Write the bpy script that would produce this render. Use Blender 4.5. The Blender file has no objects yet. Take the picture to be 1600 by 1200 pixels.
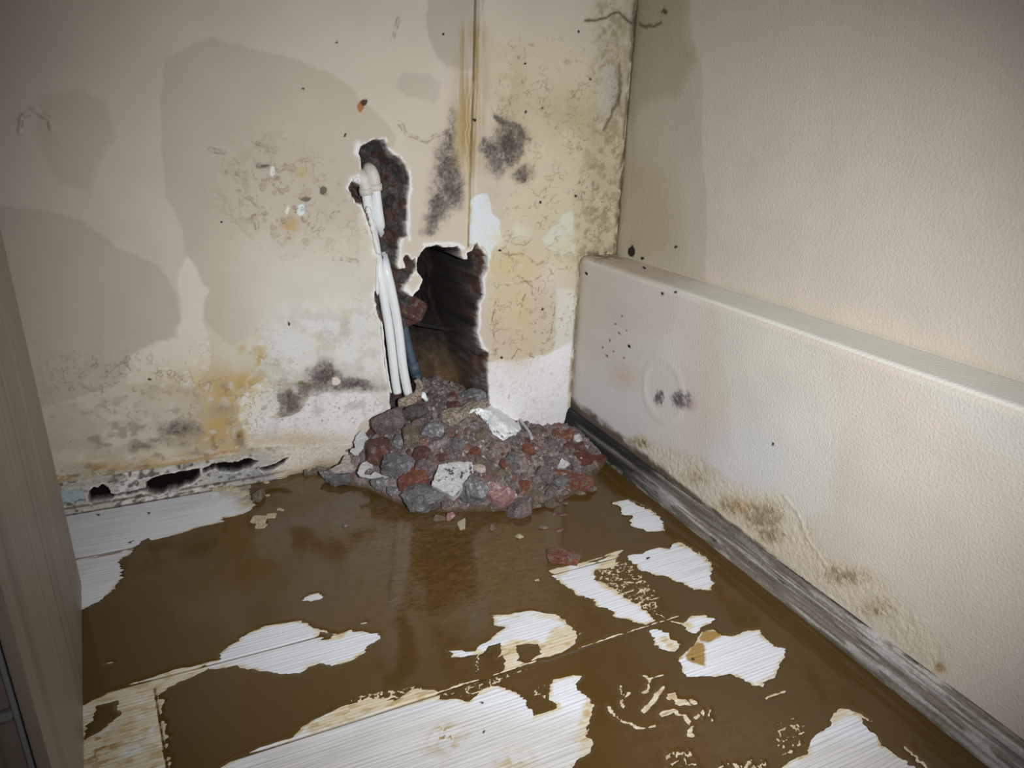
import bpy, bmesh, math, random
import numpy as np
from mathutils import Vector, Matrix, noise as mnoise

sc = bpy.context.scene
C = sc.collection

# ---------------------------------------------------------------- camera
FPX = 1076.5447                                  # focal length in pixels of the 1600 px wide frame
M = np.array([[0.90736978, -0.41926102, 0.03000449],      # rows: camera right, down, forward (world x, y, z)
              [-0.12204881, -0.33110084, -0.93566892],
              [0.40222402, 0.84533569, -0.35160121]])
CAM = np.array([-1.000656, -1.683131, 0.87])     # world origin = foot of the room corner, z up, metres
cd = bpy.data.cameras.new('camera'); co = bpy.data.objects.new('camera', cd); C.objects.link(co)
cd.sensor_width = 36; cd.lens = FPX / 1600 * 36; cd.clip_start = 0.02
mw = Matrix.Identity(4)
for i in range(3):
    mw[i][0] = M[0][i]; mw[i][1] = -M[1][i]; mw[i][2] = -M[2][i]; mw[i][3] = CAM[i]
co.matrix_world = mw
sc.camera = co

# ---------------------------------------------------------------- light and exposure
w = bpy.data.worlds.new('world'); sc.world = w; w.use_nodes = True
w.node_tree.nodes['Background'].inputs[0].default_value = (1.0, 0.955, 0.90, 1)
w.node_tree.nodes['Background'].inputs[1].default_value = 0.22  # even ambient fill, added to brighten the whole room
sd_ = bpy.data.lights.new('torch', 'SPOT'); so = bpy.data.objects.new('torch', sd_); C.objects.link(so)
sd_.energy = 104; sd_.color = (0.975, 0.985, 1.0); sd_.spot_size = math.radians(92); sd_.spot_blend = 1.0
sd_.shadow_soft_size = 0.012
lp = CAM + 0.24 * M[0] + 0.0 * M[1]
so.location = lp
aim = Vector((-0.20, -0.03, 0.165)) - Vector(lp)
so.rotation_euler = aim.to_track_quat('-Z', 'Y').to_euler()
vs = sc.view_settings
vs.view_transform = 'Standard'; vs.look = 'None'; vs.exposure = 0.0; vs.gamma = 1.0; vs.use_curve_mapping = False

# ---------------------------------------------------------------- helpers
def ray(x, y): return M.T @ np.array([(x - 800) / FPX, (y - 600) / FPX, 1.0])
def on_plane(x, y, axis, val=0.0):
    r = ray(x, y); return CAM + r * ((val - CAM[axis]) / r[axis])
def BW(x, y): p = on_plane(x, y, 1); return (p[0], p[2])              # back wall -> (x, z)
def FL(x, y): p = on_plane(x, y, 2); return (p[0], p[1])              # floor -> (x, y)
LH, LD = 0.530, 0.119                                                # boxed-in ledge: height and depth
def RL(x, y): p = on_plane(x, y, 0); return (-p[1], p[2])             # low face of the ledge -> (depth, s)
def RT(x, y): p = on_plane(x, y, 2, LH); return (-p[1], LH + p[0])    # ledge top
def RU(x, y): p = on_plane(x, y, 0, LD); return (-p[1], p[2] + LD)    # wall above the ledge

def _hash(ix, iy, seed):
    h = (ix.astype(np.int64) * 374761393 + iy.astype(np.int64) * 668265263 + seed * 1442695041) & 0x7fffffff
    h = ((h ^ (h >> 13)) * 1274126177) & 0x7fffffff
    return ((h ^ (h >> 16)) & 0xffff) / 65535.0
def vn(x, y, seed=0):
    ix = np.floor(x); iy = np.floor(y); fx = x - ix; fy = y - iy
    fx = fx * fx * (3 - 2 * fx); fy = fy * fy * (3 - 2 * fy)
    a = _hash(ix, iy, seed); b = _hash(ix + 1, iy, seed); c = _hash(ix, iy + 1, seed); d = _hash(ix + 1, iy + 1, seed)
    return (a * (1 - fx) + b * fx) * (1 - fy) + (c * (1 - fx) + d * fx) * fy
def fbm(x, y, octs=4, seed=0):
    s = 0.0; a = 0.5; t = 0.0
    for o in range(octs):
        s = s + a * vn(x * 2 ** o + 17.3 * o, y * 2 ** o - 9.1 * o, seed + o); t += a; a *= 0.5
    return s / t
def smooth(a, b, x):
    t = np.clip((x - a) / (b - a), 0, 1); return t * t * (3 - 2 * t)

def sdf(U, V, pts):
    d = np.full(U.shape, 1e9); inside = np.zeros(U.shape, bool); n = len(pts)
    for i in range(n):
        ax, ay = pts[i]; bx, by = pts[(i + 1) % n]
        ex, ey = bx - ax, by - ay; wx, wy = U - ax, V - ay
        t = np.clip((wx * ex + wy * ey) / (ex * ex + ey * ey + 1e-12), 0, 1)
        d = np.minimum(d, (wx - ex * t) ** 2 + (wy - ey * t) ** 2)
        c = ((ay > V) != (by > V)) & (U < (bx - ax) * (V - ay) / ((by - ay) if by != ay else 1e-12) + ax)
        inside ^= c
    d = np.sqrt(d); return np.where(inside, -d, d)
def line_d(U, V, pts):
    d = np.full(U.shape, 1e9)
    for i in range(len(pts) - 1):
        ax, ay = pts[i]; bx, by = pts[i + 1]
        ex, ey = bx - ax, by - ay; wx, wy = U - ax, V - ay
        t = np.clip((wx * ex + wy * ey) / (ex * ex + ey * ey + 1e-12), 0, 1)
        d = np.minimum(d, (wx - ex * t) ** 2 + (wy - ey * t) ** 2)
    return np.sqrt(d)

class Sheet:
    """stain and relief masks over a surface grid; fn turns a traced point into the surface's own metres"""
    def __init__(s, U, V, fn, warp=0.004, seed=0):
        s.U0, s.V0, s.fn = U, V, fn
        s.U = U + warp * (fbm(U * 60, V * 60, 4, seed) - .5) * 2 + warp * 1.5 * (fbm(U * 18, V * 18, 2, seed + 5) - .5) * 2
        s.V = V + warp * (fbm(U * 60, V * 60, 4, seed + 11) - .5) * 2 + warp * 1.5 * (fbm(U * 18, V * 18, 2, seed + 15) - .5) * 2
        s.col = np.zeros(U.shape + (3,))
    def sd(s, pts, fn=None): return sdf(s.U, s.V, [(fn or s.fn)(*p) for p in pts])
    def poly(s, pts, soft=0.004, fn=None): return np.clip(0.5 - s.sd(pts, fn) / soft, 0, 1)
    def line(s, pts, fn=None): return line_d(s.U, s.V, [(fn or s.fn)(*p) for p in pts])
    def blob(s, x, y, rx, ry, fn=None):
        fn = fn or s.fn
        c = fn(x, y); a = fn(x + rx, y); b = fn(x, y + ry)
        a = (a[0] - c[0], a[1] - c[1]); b = (b[0] - c[0], b[1] - c[1]); det = a[0] * b[1] - a[1] * b[0]
        du, dv = s.U - c[0], s.V - c[1]
        p = (du * b[1] - dv * b[0]) / det; q = (a[0] * dv - a[1] * du) / det
        return np.exp(-(p * p + q * q))
    def paint(s, rgb, m):
        m = np.clip(m, 0, 1)[..., None]; s.col = s.col * (1 - m) + np.array(rgb, float) * m
    def mul(s, k, m):
        m = np.clip(m, 0, 1)[..., None]; s.col = s.col * (1 - m + np.array(k, float) * m)

def lin(c):
    c = np.clip(np.asarray(c, float) / 255.0, 0, 1)
    return np.where(c <= 0.04045, c / 12.92, ((c + 0.055) / 1.055) ** 2.4)
def L3(*c): return tuple(lin(c)) + (1.0,)

def grid_mesh(name, P, col=None, mat=None, attrs=None, keep=None, flip=False, smooth_shade=True):
    n, m = P.shape[:2]
    idx = np.arange(n * m).reshape(n, m)
    q = np.stack([idx[:-1, :-1], idx[1:, :-1], idx[1:, 1:], idx[:-1, 1:]], -1)
    q = q.reshape(-1, 4) if keep is None else q[keep]
    if flip: q = q[:, ::-1]
    me = bpy.data.meshes.new(name)
    me.vertices.add(n * m); me.vertices.foreach_set('co', P.reshape(-1).astype(np.float32))
    k = len(q)
    me.loops.add(k * 4); me.loops.foreach_set('vertex_index', q.reshape(-1).astype(np.int32))
    me.polygons.add(k); me.polygons.foreach_set('loop_start', np.arange(0, k * 4, 4, dtype=np.int32))
    me.polygons.foreach_set('loop_total', np.full(k, 4, dtype=np.int32))
    me.update(calc_edges=True)
    if smooth_shade: me.polygons.foreach_set('use_smooth', np.ones(k, dtype=bool))
    if col is not None:
        a = me.attributes.new('tint', 'FLOAT_COLOR', 'POINT')
        c4 = np.ones((n * m, 4), dtype=np.float32); c4[:, :3] = lin(col.reshape(-1, 3)); a.data.foreach_set('color', c4.reshape(-1))
    for kx, v in (attrs or {}).items():
        a = me.attributes.new(kx, 'FLOAT', 'POINT'); a.data.foreach_set('value', v.reshape(-1).astype(np.float32))
    if mat: me.materials.append(mat)
    me.validate()
    return me
def link(name, me, parent=None):
    o = bpy.data.objects.new(name, me); C.objects.link(o)
    if parent: o.parent = parent
    return o
def tag(o, label=None, cat=None, group=None, kind=None):
    if label: o['label'] = label
    if cat: o['category'] = cat
    if group: o['group'] = group
    if kind: o['kind'] = kind
    return o

# ---------------------------------------------------------------- materials
class NT:
    def __init__(s, name):
        s.m = bpy.data.materials.new(name); s.m.use_nodes = True; s.t = s.m.node_tree
        s.b = s.t.nodes['Principled BSDF']; s.n = s.t.nodes; s.l = s.t.links
    def node(s, ty, **k):
        n = s.n.new(ty)
        for a, b in k.items(): setattr(n, a, b)
        return n
    def coord(s, scale=(1, 1, 1), rot=(0, 0, 0)):
        tc = s.node('ShaderNodeTexCoord'); mp = s.node('ShaderNodeMapping')
        mp.inputs['Scale'].default_value = scale; mp.inputs['Rotation'].default_value = rot
        s.l.new(tc.outputs['Object'], mp.inputs['Vector']); return mp.outputs[0]
    def noise(s, vec, scale, detail=4, rough=0.55, dist=0.0):
        n = s.node('ShaderNodeTexNoise'); n.inputs['Scale'].default_value = scale; n.inputs['Detail'].default_value = detail
        n.inputs['Roughness'].default_value = rough; n.inputs['Distortion'].default_value = dist
        if vec is not None: s.l.new(vec, n.inputs['Vector'])
        return n.outputs['Fac']
    def ramp(s, fac, stops):
        r = s.node('ShaderNodeValToRGB'); e = r.color_ramp.elements
        while len(e) < len(stops): e.new(0.5)
        for k, (p, c) in zip(e, stops): k.position = p; k.color = c if len(c) == 4 else tuple(c) + (1,)
        s.l.new(fac, r.inputs[0]); return r.outputs[0]
    def mix(s, fac, a, b, mode='MIX'):
        n = s.node('ShaderNodeMix', data_type='RGBA', blend_type=mode)
        for sock, v in ((n.inputs[0], fac), (n.inputs[6], a), (n.inputs[7], b)):
            if isinstance(v, (int, float, tuple)): sock.default_value = v
            else: s.l.new(v, sock)
        return n.outputs[2]
    def math(s, op, a, b=0.0):
        n = s.node('ShaderNodeMath', operation=op)
        for sock, v in ((n.inputs[0], a), (n.inputs[1], b)):
            if isinstance(v, (int, float)): sock.default_value = v
            else: s.l.new(v, sock)
        return n.outputs[0]
    def attr(s, name, out='Color'):
        n = s.node('ShaderNodeAttribute'); n.attribute_name = name; return n.outputs[out]
    def base(s, c):
        if isinstance(c, tuple): s.b.inputs['Base Color'].default_value = c
        else: s.l.new(c, s.b.inputs['Base Color'])
    def rough(s, r):
        if isinstance(r, (int, float)): s.b.inputs['Roughness'].default_value = r
        else: s.l.new(r, s.b.inputs['Roughness'])
    def bump(s, h, strength=0.3, dist=0.002):
        n = s.node('ShaderNodeBump'); n.inputs['Strength'].default_value = strength; n.inputs['Distance'].default_value = dist
        s.l.new(h, n.inputs['Height']); s.l.new(n.outputs[0], s.b.inputs['Normal'])
    def spec(s, v): s.b.inputs['Specular IOR Level'].default_value = v

def wall_material(name, grain, gscale, gstr):
    k = NT(name); v = k.coord()
    t = k.attr('tint'); n1 = k.noise(v, 9, 5); n2 = k.noise(v, 380, 3, .6)
    c = k.mix(1.0, t, k.ramp(n1, [(0.3, (.955, .955, .955)), (0.7, (1.03, 1.03, 1.03))]), 'MULTIPLY')
    cr = k.attr('crust', 'Fac')
    sp = k.ramp(n2, [(0.32, (.55, .52, .48)), (0.52, (1.04, 1.04, 1.04))])
    c = k.mix(k.math('MULTIPLY', cr, .8), c, k.mix(1.0, c, sp, 'MULTIPLY'))
    k.base(c); k.rough(0.75); k.spec(.25)
    h1 = k.noise(v, gscale, 3, .5)
    h2 = k.math('MULTIPLY', k.noise(v, 150, 5, .7), k.math('MULTIPLY', cr, 5.0))
    h = k.math('ADD', k.math('MULTIPLY', h1, grain), h2)
    k.bump(h, gstr, 0.0022)
    return k.m
MAT_BACK = wall_material('stained_paint', .35, 120, .45)
MAT_RIGHT = wall_material('orange_peel_paint', 1.1, 230, .55)

def plain(name, rgb, rough=.6, var=.12, scale=30, bstr=0.0, spec=.3, bscale=None, stretch=(1, 1, 1)):
    k = NT(name); v = k.coord(stretch); n = k.noise(v, scale, 6, .6)
    a = tuple(x * (1 - var) for x in lin(rgb)); b = tuple(min(1, x * (1 + var)) for x in lin(rgb))
    k.base(k.ramp(n, [(.3, a), (.7, b)])); k.rough(rough); k.spec(spec)
    if bstr: k.bump(k.noise(v, bscale or scale * 4, 5, .65), bstr, .003)
    return k.m
def rock_mat(name, c1, c2, c3=None, rough=.75, scale=40, t3=(.60, .66), fine=1.0):
    k = NT(name); v = k.coord(); n = k.noise(v, scale, 8, .7, .4)
    c = k.ramp(n, [(.34, tuple(lin(c1))), (.62, tuple(lin(c2)))])
    if c3 is not None:
        n2 = k.noise(v, scale * 1.7, 6, .65)
        c = k.mix(k.ramp(n2, [(t3[0], (0, 0, 0)), (t3[1], (1, 1, 1))]), c, tuple(lin(c3)) + (1,))
    n4 = k.noise(v, 300, 5, .75)
    c = k.mix(fine, c, k.ramp(n4, [(.36, (.42, .40, .39)), (.50, (1, 1, 1)), (.66, (1.6, 1.6, 1.6))]), 'MULTIPLY')
    k.base(c); k.rough(rough); k.spec(.45)
    k.bump(k.math('ADD', k.noise(v, 130, 6, .7), k.math('MULTIPLY', n4, .5)), 1.0, .010)
    return k.m
RM = {
    'grey': rock_mat('grey_concrete', (94, 93, 93), (152, 150, 150), (192, 190, 190), t3=(.58, .7)),
    'blue': rock_mat('blue_grey_mortar', (108, 108, 112), (160, 160, 164), (218, 218, 222), t3=(.52, .64), fine=0.75),
    'mauve': rock_mat('mauve_mortar', (102, 90, 87), (156, 140, 136), (186, 176, 172), t3=(.58, .7)),
    'brown': rock_mat('brown_mortar', (104, 91, 78), (152, 137, 120), (182, 168, 150), t3=(.58, .7)),
    'dark_wood': rock_mat('dark_timber', (30, 28, 25), (48, 44, 40)),  # very dark tone for the bar in the cavity
    'tile': rock_mat('dark_red_tile', (92, 50, 44), (124, 72, 62), (112, 84, 78), t3=(.6, .75), fine=.25),
    'dark': rock_mat('dark_mortar', (76, 72, 69), (120, 113, 108), (150, 142, 138), t3=(.6, .7)),
    'red': rock_mat('red_brick', (112, 66, 54), (156, 98, 80), (160, 140, 128), t3=(.55, .66), fine=0.6),
    'dred': rock_mat('dark_red_brick', (88, 60, 54), (128, 88, 78), (150, 134, 126), t3=(.53, .65), fine=0.5),
    'pink': rock_mat('pink_brick', (164, 118, 116), (196, 154, 152), (222, 202, 198), t3=(.54, .64), fine=0.5),
    'white': rock_mat('white_plaster', (222, 222, 224), (248, 248, 250), (160, 156, 154), t3=(.68, .72), fine=0.22),
    'spot': rock_mat('pitted_white_plaster', (224, 222, 224), (250, 250, 252), (104, 100, 102), scale=40, t3=(.57, .61), fine=0.3),
    'cream': rock_mat('cream_flake', (190, 176, 140), (226, 214, 182), (150, 130, 95), t3=(.62, .7), fine=0.3),
    'wet': rock_mat('wet_brick', (108, 66, 54), (152, 94, 78), (136, 122, 110), rough=.35, t3=(.5, .58)),
    'slab': rock_mat('pinkish_plaster', (200, 186, 176), (230, 218, 210), (130, 116, 108), t3=(.6, .66), fine=0.4),
}

# ---------------------------------------------------------------- back wall
def axis(segs):
    out = []
    for a, b, st in segs: out.append(np.arange(a, b - 1e-9, st))
    out.append(np.array([segs[-1][1]])); return np.concatenate(out)
us = axis([(-1.95, -1.36, .03), (-1.36, -.74, .0024), (-.74, -.26, .0016), (-.26, .121, .0024)])
vs_ = axis([(-.01, .22, .0022), (.22, .9, .0018), (.9, 1.2, .0026), (1.2, 2.3, .05)])
U, V = np.meshgrid(us, vs_, indexing='ij')
S = Sheet(U, V, BW, .0045, 3)
S.col[:] = (203, 193, 178)
crust = np.zeros(U.shape); D = np.zeros(U.shape)      # D: relief into the wall (+) in metres
PAINT_DAMP = (176, 166, 150)
# damp tide marks in the paint
m1 = S.poly([(256, 92), (330, 60), (395, 72), (440, 85), (505, 112), (548, 135), (590, 180), (620, 215), (590, 300), (560, 330), (560, 420), (470, 470), (420, 520), (360, 540), (320, 500), (322, 450), (290, 400), (284, 360), (262, 310), (256, 240), (252, 160)], .006)
S.paint(PAINT_DAMP, m1 * .48 * smooth(0, 1, 1 - S.blob(450, 430, 130, 90) * .8))
m2 = S.poly([(-200, 320), (60, 325), (130, 345), (180, 385), (245, 415), (275, 452), (282, 500), (270, 525), (215, 560), (185, 600), (60, 640), (-200, 640)], .006)
S.paint(PAINT_DAMP, m2 * .5)
m2b = S.poly([(60, 150), (130, 138), (168, 160), (178, 210), (150, 260), (140, 300), (90, 290), (70, 240), (50, 200)], .012)
S.paint(PAINT_DAMP, m2b * .38)
m3 = S.poly([(672, -60), (760, -60), (750, 60), (742, 105), (700, 110), (684, 92), (670, 60)], .006); S.paint((170, 162, 150), m3 * .6)
m4 = S.poly([(632, 112), (668, 116), (690, 130), (680, 160), (640, 152), (622, 135)], .01); S.paint((172, 163, 149), m4 * .45)
m5 = S.poly([(276, 430), (292, 400), (310, 432), (326, 455), (318, 500), (330, 560), (320, 600), (200, 600), (200, 560), (240, 535), (276, 528), (285, 480)], .006)
S.paint((222, 214, 199), m5 * .7)
# greenish white lower zone
mg = S.poly([(400, 400), (590, 380), (600, 640), (420, 660), (380, 560), (390, 470)], .12); S.paint((206, 205, 190), mg * .75)
mg = S.poly([(440, 480), (600, 470), (610, 650), (430, 640), (400, 540)], .07); S.paint((220, 220, 216), mg * .85 * smooth(.3, .55, fbm(U * 30, V * 30, 3, 7) + .12)); crust += mg * .45
S.paint((212, 200, 192), S.blob(730, 170, 40, 90) * .4)
# right part of the wall, past the board joint
mr = S.poly([(760, 60), (880, 60), (960, 120), (985, 200), (965, 395), (905, 400), (895, 660), (760, 660), (770, 380), (800, 300), (770, 200)], .03)
S.paint((208, 197, 168), mr * .7); crust += mr * .25
for a in [(800, 140, 26, 60, .5), (905, 190, 45, 40, .6), (880, 170, 60, 30, .35), (950, 300, 40, 90, .4), (975, 80, 30, 90, .5)]:
    S.paint((168, 157, 118), S.blob(*a[:4]) * .75 * a[4] * smooth(.3, .6, fbm(U * 25, V * 25, 4, 21) + .1))
mw_ = S.poly([(888, 335), (897, 330), (898, 400), (864, 398), (847, 375)], .006); S.paint((214, 218, 206), mw_ * .8)
mw_ = S.poly([(868, 455), (898, 450), (895, 560), (862, 585), (868, 520)], .01); S.paint((222, 221, 214), mw_ * .8)
S.paint((220, 212, 200), S.blob(860, 430, 30, 30) * .8)
mb = S.poly([(762, 565), (800, 562), (850, 556), (893, 535), (888, 690), (762, 690)], .01); S.paint((242, 240, 244), mb * .95); crust += mb * .25
for a in [(795, 412, 40, 22, .8), (812, 500, 22, 60, .9), (780, 480, 18, 60, .4), (828, 430, 16, 20, .6), (905, 395, 60, 30, .4)]:
    S.paint((208, 190, 142), S.blob(*a[:4]) * .9 * a[4] * smooth(.3, .55, fbm(U * 45, V * 45, 4, 25) + .08))
S.paint((205, 184, 172), S.blob(790, 530, 30, 30) * .6 + S.blob(840, 470, 20, 50) * .5)
# cracks and scratches in the right part
for pts in [[(776, 470), (770, 500), (775, 560)], [(845, 440), (842, 458)], [(866, 480), (862, 518)], [(832, 517), (862, 520)], [(800, 560), (810, 545), (835, 560)], [(868, 395), (878, 398)], [(848, 520), (830, 512)], [(796, 610), (793, 624)], [(808, 430), (830, 445), (838, 470)], [(812, 495), (815, 470), (822, 460)]]:
    S.paint((112, 94, 76), np.exp(-(S.line(pts) / .0014) ** 2) * .8 * smooth(.35, .6, fbm(U * 90, V * 90, 2, 83)))
for pts in [[(780, 445), (830, 440), (850, 428)], [(786, 395), (815, 398), (838, 412), (848, 408)]]:
    S.paint((150, 128, 90), np.exp(-(S.line(pts) / .0028) ** 2) * .6 * smooth(.35, .6, fbm(U * 90, V * 90, 2, 85)))
# peeled patch at the top right of the cavity and blisters
pw = S.poly([(734, 312), (745, 306), (758, 303), (768, 318), (768, 330), (782, 345), (784, 370), (770, 388), (768, 402), (765, 398), (752, 380), (736, 380)], .003)
S.paint((222, 230, 234), pw * .97); D += pw * .0018; crust += pw * .3
S.paint((225, 222, 205), S.blob(776, 372, 14, 14) * .8)
for (x, y, r) in [(815, 362, 15)]:
    rr = S.blob(x, y, r, r); D -= rr * .002; S.paint((220, 218, 200), rr * .7)
S.paint((120, 100, 70), np.exp(-(S.line([(805, 380), (822, 384), (832, 372)]) / .0012) ** 2) * .5)
# yellow run either side of the board joint
jl = S.line([(738, 60), (737, 130), (734, 230), (731, 380)]); ty = smooth(1.05, .9, V)
yl = np.exp(-(jl / .03) ** 2) * smooth(1.26, 1.12, V + .05 * fbm(U * 80, V * 3, 2, 5)) * smooth(.70, .84, V)
S.paint((148, 126, 74), yl * smooth(.2, .65, fbm(U * 120, V * 8, 4, 31)) * .95)
S.paint((170, 150, 100), np.exp(-(S.line([(718, 180), (712, 260)]) / .018) ** 2) * .55)
jd = line_d(U + .003 * (fbm(U * 5, V * 25, 3, 3) - .5), V, [BW(744, -80), BW(742, 60), BW(736, 230), BW(732, 385)])
D += .0030 * np.exp(-(jd / .0022) ** 2) * (.25 + .75 * smooth(1.30, 1.15, V)); D -= .0022 * np.exp(-((jd - .0055) / .003) ** 2)
S.paint((96, 76, 44), np.exp(-(jd / .0022) ** 2) * smooth(1.30, 1.2, V) * .8)
S.paint((212, 200, 160), np.exp(-((S.line([(735, 130), (730, 380)]) - .004) / .003) ** 2) * .6)
jd2 = line_d(U, V, [BW(752, -80), BW(752, 40), BW(748, 140), BW(744, 300)])
S.paint((214, 204, 190), np.exp(-(jd2 / .004) ** 2) * .5); D -= .0015 * np.exp(-(jd2 / .004) ** 2)
# mould
mould = np.zeros(U.shape)
for x, y, rx, ry, a in [(792, 225, 20, 34, 1.1), (775, 250, 20, 26, .9), (815, 272, 16, 14, .9), (800, 215, 28, 22, .7), (772, 240, 14, 40, .6), (705, 205, 9, 45, .7), (698, 275, 20, 50, 1.0), (706, 300, 20, 28, 1.0), (685, 320, 18, 28, .9), (672, 348, 14, 18, .8), (668, 362, 14, 10, .7), (770, 300, 22, 24, .35),
                        (508, 590, 26, 16, 1.1), (540, 600, 40, 10, 1.1), (495, 604, 40, 10, .9), (452, 628, 18, 16, 1.2), (436, 640, 18, 10, .7), (510, 575, 14, 16, .8), (585, 606, 28, 7, .6),
                        (285, 670, 34, 14, .95), (225, 698, 30, 8, .6), (350, 640, 22, 14, .6), (350, 600, 14, 25, .45), (388, 690, 20, 6, .4), (490, 697, 8, 5, 1.1), (460, 694, 10, 5, .6),
                        (962, 140, 10, 44, .75), (958, 190, 10, 20, .45), (978, 200, 8, 90, .35), (930, 340, 20, 30, .25), (945, 70, 14, 30, .3), (990, 40, 8, 40, .6), (762, 90, 10, 60, .2)]:
    mould = np.maximum(mould, a * S.blob(x, y, rx * 1.25, ry * 1.25))
for pts, a in [([(698, 200), (712, 205), (710, 250), (722, 285), (722, 312), (700, 330), (684, 352), (672, 368), (660, 366), (668, 335), (676, 300), (688, 255)], .75),
               ([(772, 180), (786, 184), (801, 189), (819, 208), (815, 241), (796, 254), (780, 250), (752, 235), (756, 216), (768, 212), (778, 222), (782, 205)], .85),
               ([(470, 600), (500, 572), (520, 590), (560, 592), (598, 604), (560, 612), (520, 610), (480, 618), (462, 648), (436, 652), (440, 630)], .7),
               ([(215, 700), (262, 668), (300, 655), (320, 672), (300, 690), (250, 700)], .5)]:
    mould = np.maximum(mould, a * smooth(.022, -.012, S.sd(pts)))
mn = fbm(U * 70, V * 60, 5, 41) * .62 + fbm(U * 330, V * 330, 3, 47) * .38
mo = smooth(.30, 1.05, mould * 1.25 * (.25 + 1.25 * mn))
S.paint((176, 160, 138), smooth(.05, .5, mould) * .25)
S.paint((90, 82, 78), mo * .88 * (.55 + .65 * fbm(U * 160, V * 160, 3, 43)))
S.paint((80, 68, 66), smooth(.55, .75, fbm(U * 190, V * 190, 3, 44)) * mo * .7)
S.paint((58, 48, 48), smooth(.8, 1.25, mould * (.4 + 1.1 * mn)) * .5)
crust += mo * .5
# speckled dirty column in the corner
mc = S.poly([(930, 0), (985, 0), (972, 395), (900, 400), (905, 300), (925, 200)], .05)
S.paint((158, 148, 118), mc * smooth(.42, .7, fbm(U * 70, V * 70, 5, 51)) * .75); crust += mc * .7
S.paint((196, 188, 178), S.poly([(938, 105), (960, 100), (966, 140), (958, 180), (936, 180), (932, 150)], .012) * .8)
S.paint((88, 80, 66), np.exp(-(S.line([(968, 100), (969, 150), (955, 185), (945, 200)]) / .004) ** 2) * .6)
S.paint((88, 78, 60), np.exp(-(S.line([(913, 31), (940, 29), (968, 21), (985, 34), (1000, 38)]) / .003) ** 2) * .85)
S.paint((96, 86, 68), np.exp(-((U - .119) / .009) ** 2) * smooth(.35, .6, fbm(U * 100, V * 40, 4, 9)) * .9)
S.paint((100, 90, 70), S.blob(940, 396, 45, 6) * smooth(.4, .6, mn) * .9)
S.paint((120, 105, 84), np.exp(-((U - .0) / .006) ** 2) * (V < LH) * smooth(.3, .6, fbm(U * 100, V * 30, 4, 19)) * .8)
# exposed plaster low on the left, rust above the skirting
def recess(pts, rgb, depth=.002, soft=.003, a=.95):
    global D, crust
    s_ = S.sd(pts); m = np.clip(.5 - s_ / soft, 0, 1); S.paint(rgb, m * a); D = D + m * depth
    rim = np.exp(-((s_ - .002) / .0022) ** 2); D = D - rim * .0008; return m
pl = recess([(370, 628), (384, 608), (398, 600), (414, 590), (424, 600), (437, 612), (436, 640), (420, 655), (405, 662), (384, 672), (372, 655)], (226, 222, 214))
pl2 = recess([(412, 655), (440, 650), (468, 642), (480, 622), (510, 612), (545, 615), (575, 612), (600, 632), (596, 640), (560, 662), (548, 690), (520, 700), (385, 700), (380, 690), (378, 672), (396, 664)], (228, 226, 226))
crust += (pl + pl2) * .3
S.paint((140, 130, 120), pl2 * smooth(.74, .80, fbm(U * 210, V * 210, 3, 61)) * .8)
S.paint((196, 178, 150), pl2 * np.maximum(S.blob(470, 690, 90, 16), 0) * .8)
rust = smooth(.0, .028, V - .062) * smooth(.135, .09, V + .03 * fbm(U * 10, V * 10, 2, 1)) * smooth(-.85, -.98, U)
rn = smooth(.38, .62, fbm(U * 28, V * 110, 5, 71))
S.paint((176, 132, 72), rust * rn * .85)
S.paint((120, 84, 44), rust * smooth(.55, .75, fbm(U * 50, V * 190, 4, 73)) * .8); crust += rust * .8
for x, y, rx, ry, a in [(345, 660, 26, 34, .9), (350, 600, 40, 26, .4), (385, 598, 24, 12, .8), (405, 560, 8, 26, .7), (380, 545, 10, 8, .5), (360, 620, 22, 14, .6), (375, 680, 8, 14, .9), (330, 690, 40, 14, .7), (455, 350, 10, 14, .6), (450, 360, 8, 14, .4), (470, 270, 12, 8, .4), (300, 600, 60, 20, .35), (205, 725, 80, 12, .5)]:
    S.paint((182, 156, 96), S.blob(x, y, rx * 1.15, ry * 1.15) * a * smooth(.32, .58, fbm(U * 60, V * 60, 5, 75) + .06))
S.paint((104, 72, 38), S.blob(376, 684, 5, 10) * .8)
dz = smooth(.36, .10, V + .05 * (fbm(U * 9, V * 9, 3, 181) - .5)) * smooth(-.70, -.80, U)
S.paint((168, 158, 140), dz * smooth(.35, .7, fbm(U * 24, V * 30, 5, 183)) * .55 * (1 - pl) * (1 - pl2)); crust += dz * .3
S.paint((120, 108, 92), dz * smooth(.56, .72, fbm(U * 40, V * 46, 5, 185)) * .5 * (1 - pl) * (1 - pl2))
S.paint((186, 182, 176), (mg + pl2) * smooth(.48, .64, fbm(U * 36, V * 36, 5, 187)) * .35)
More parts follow.
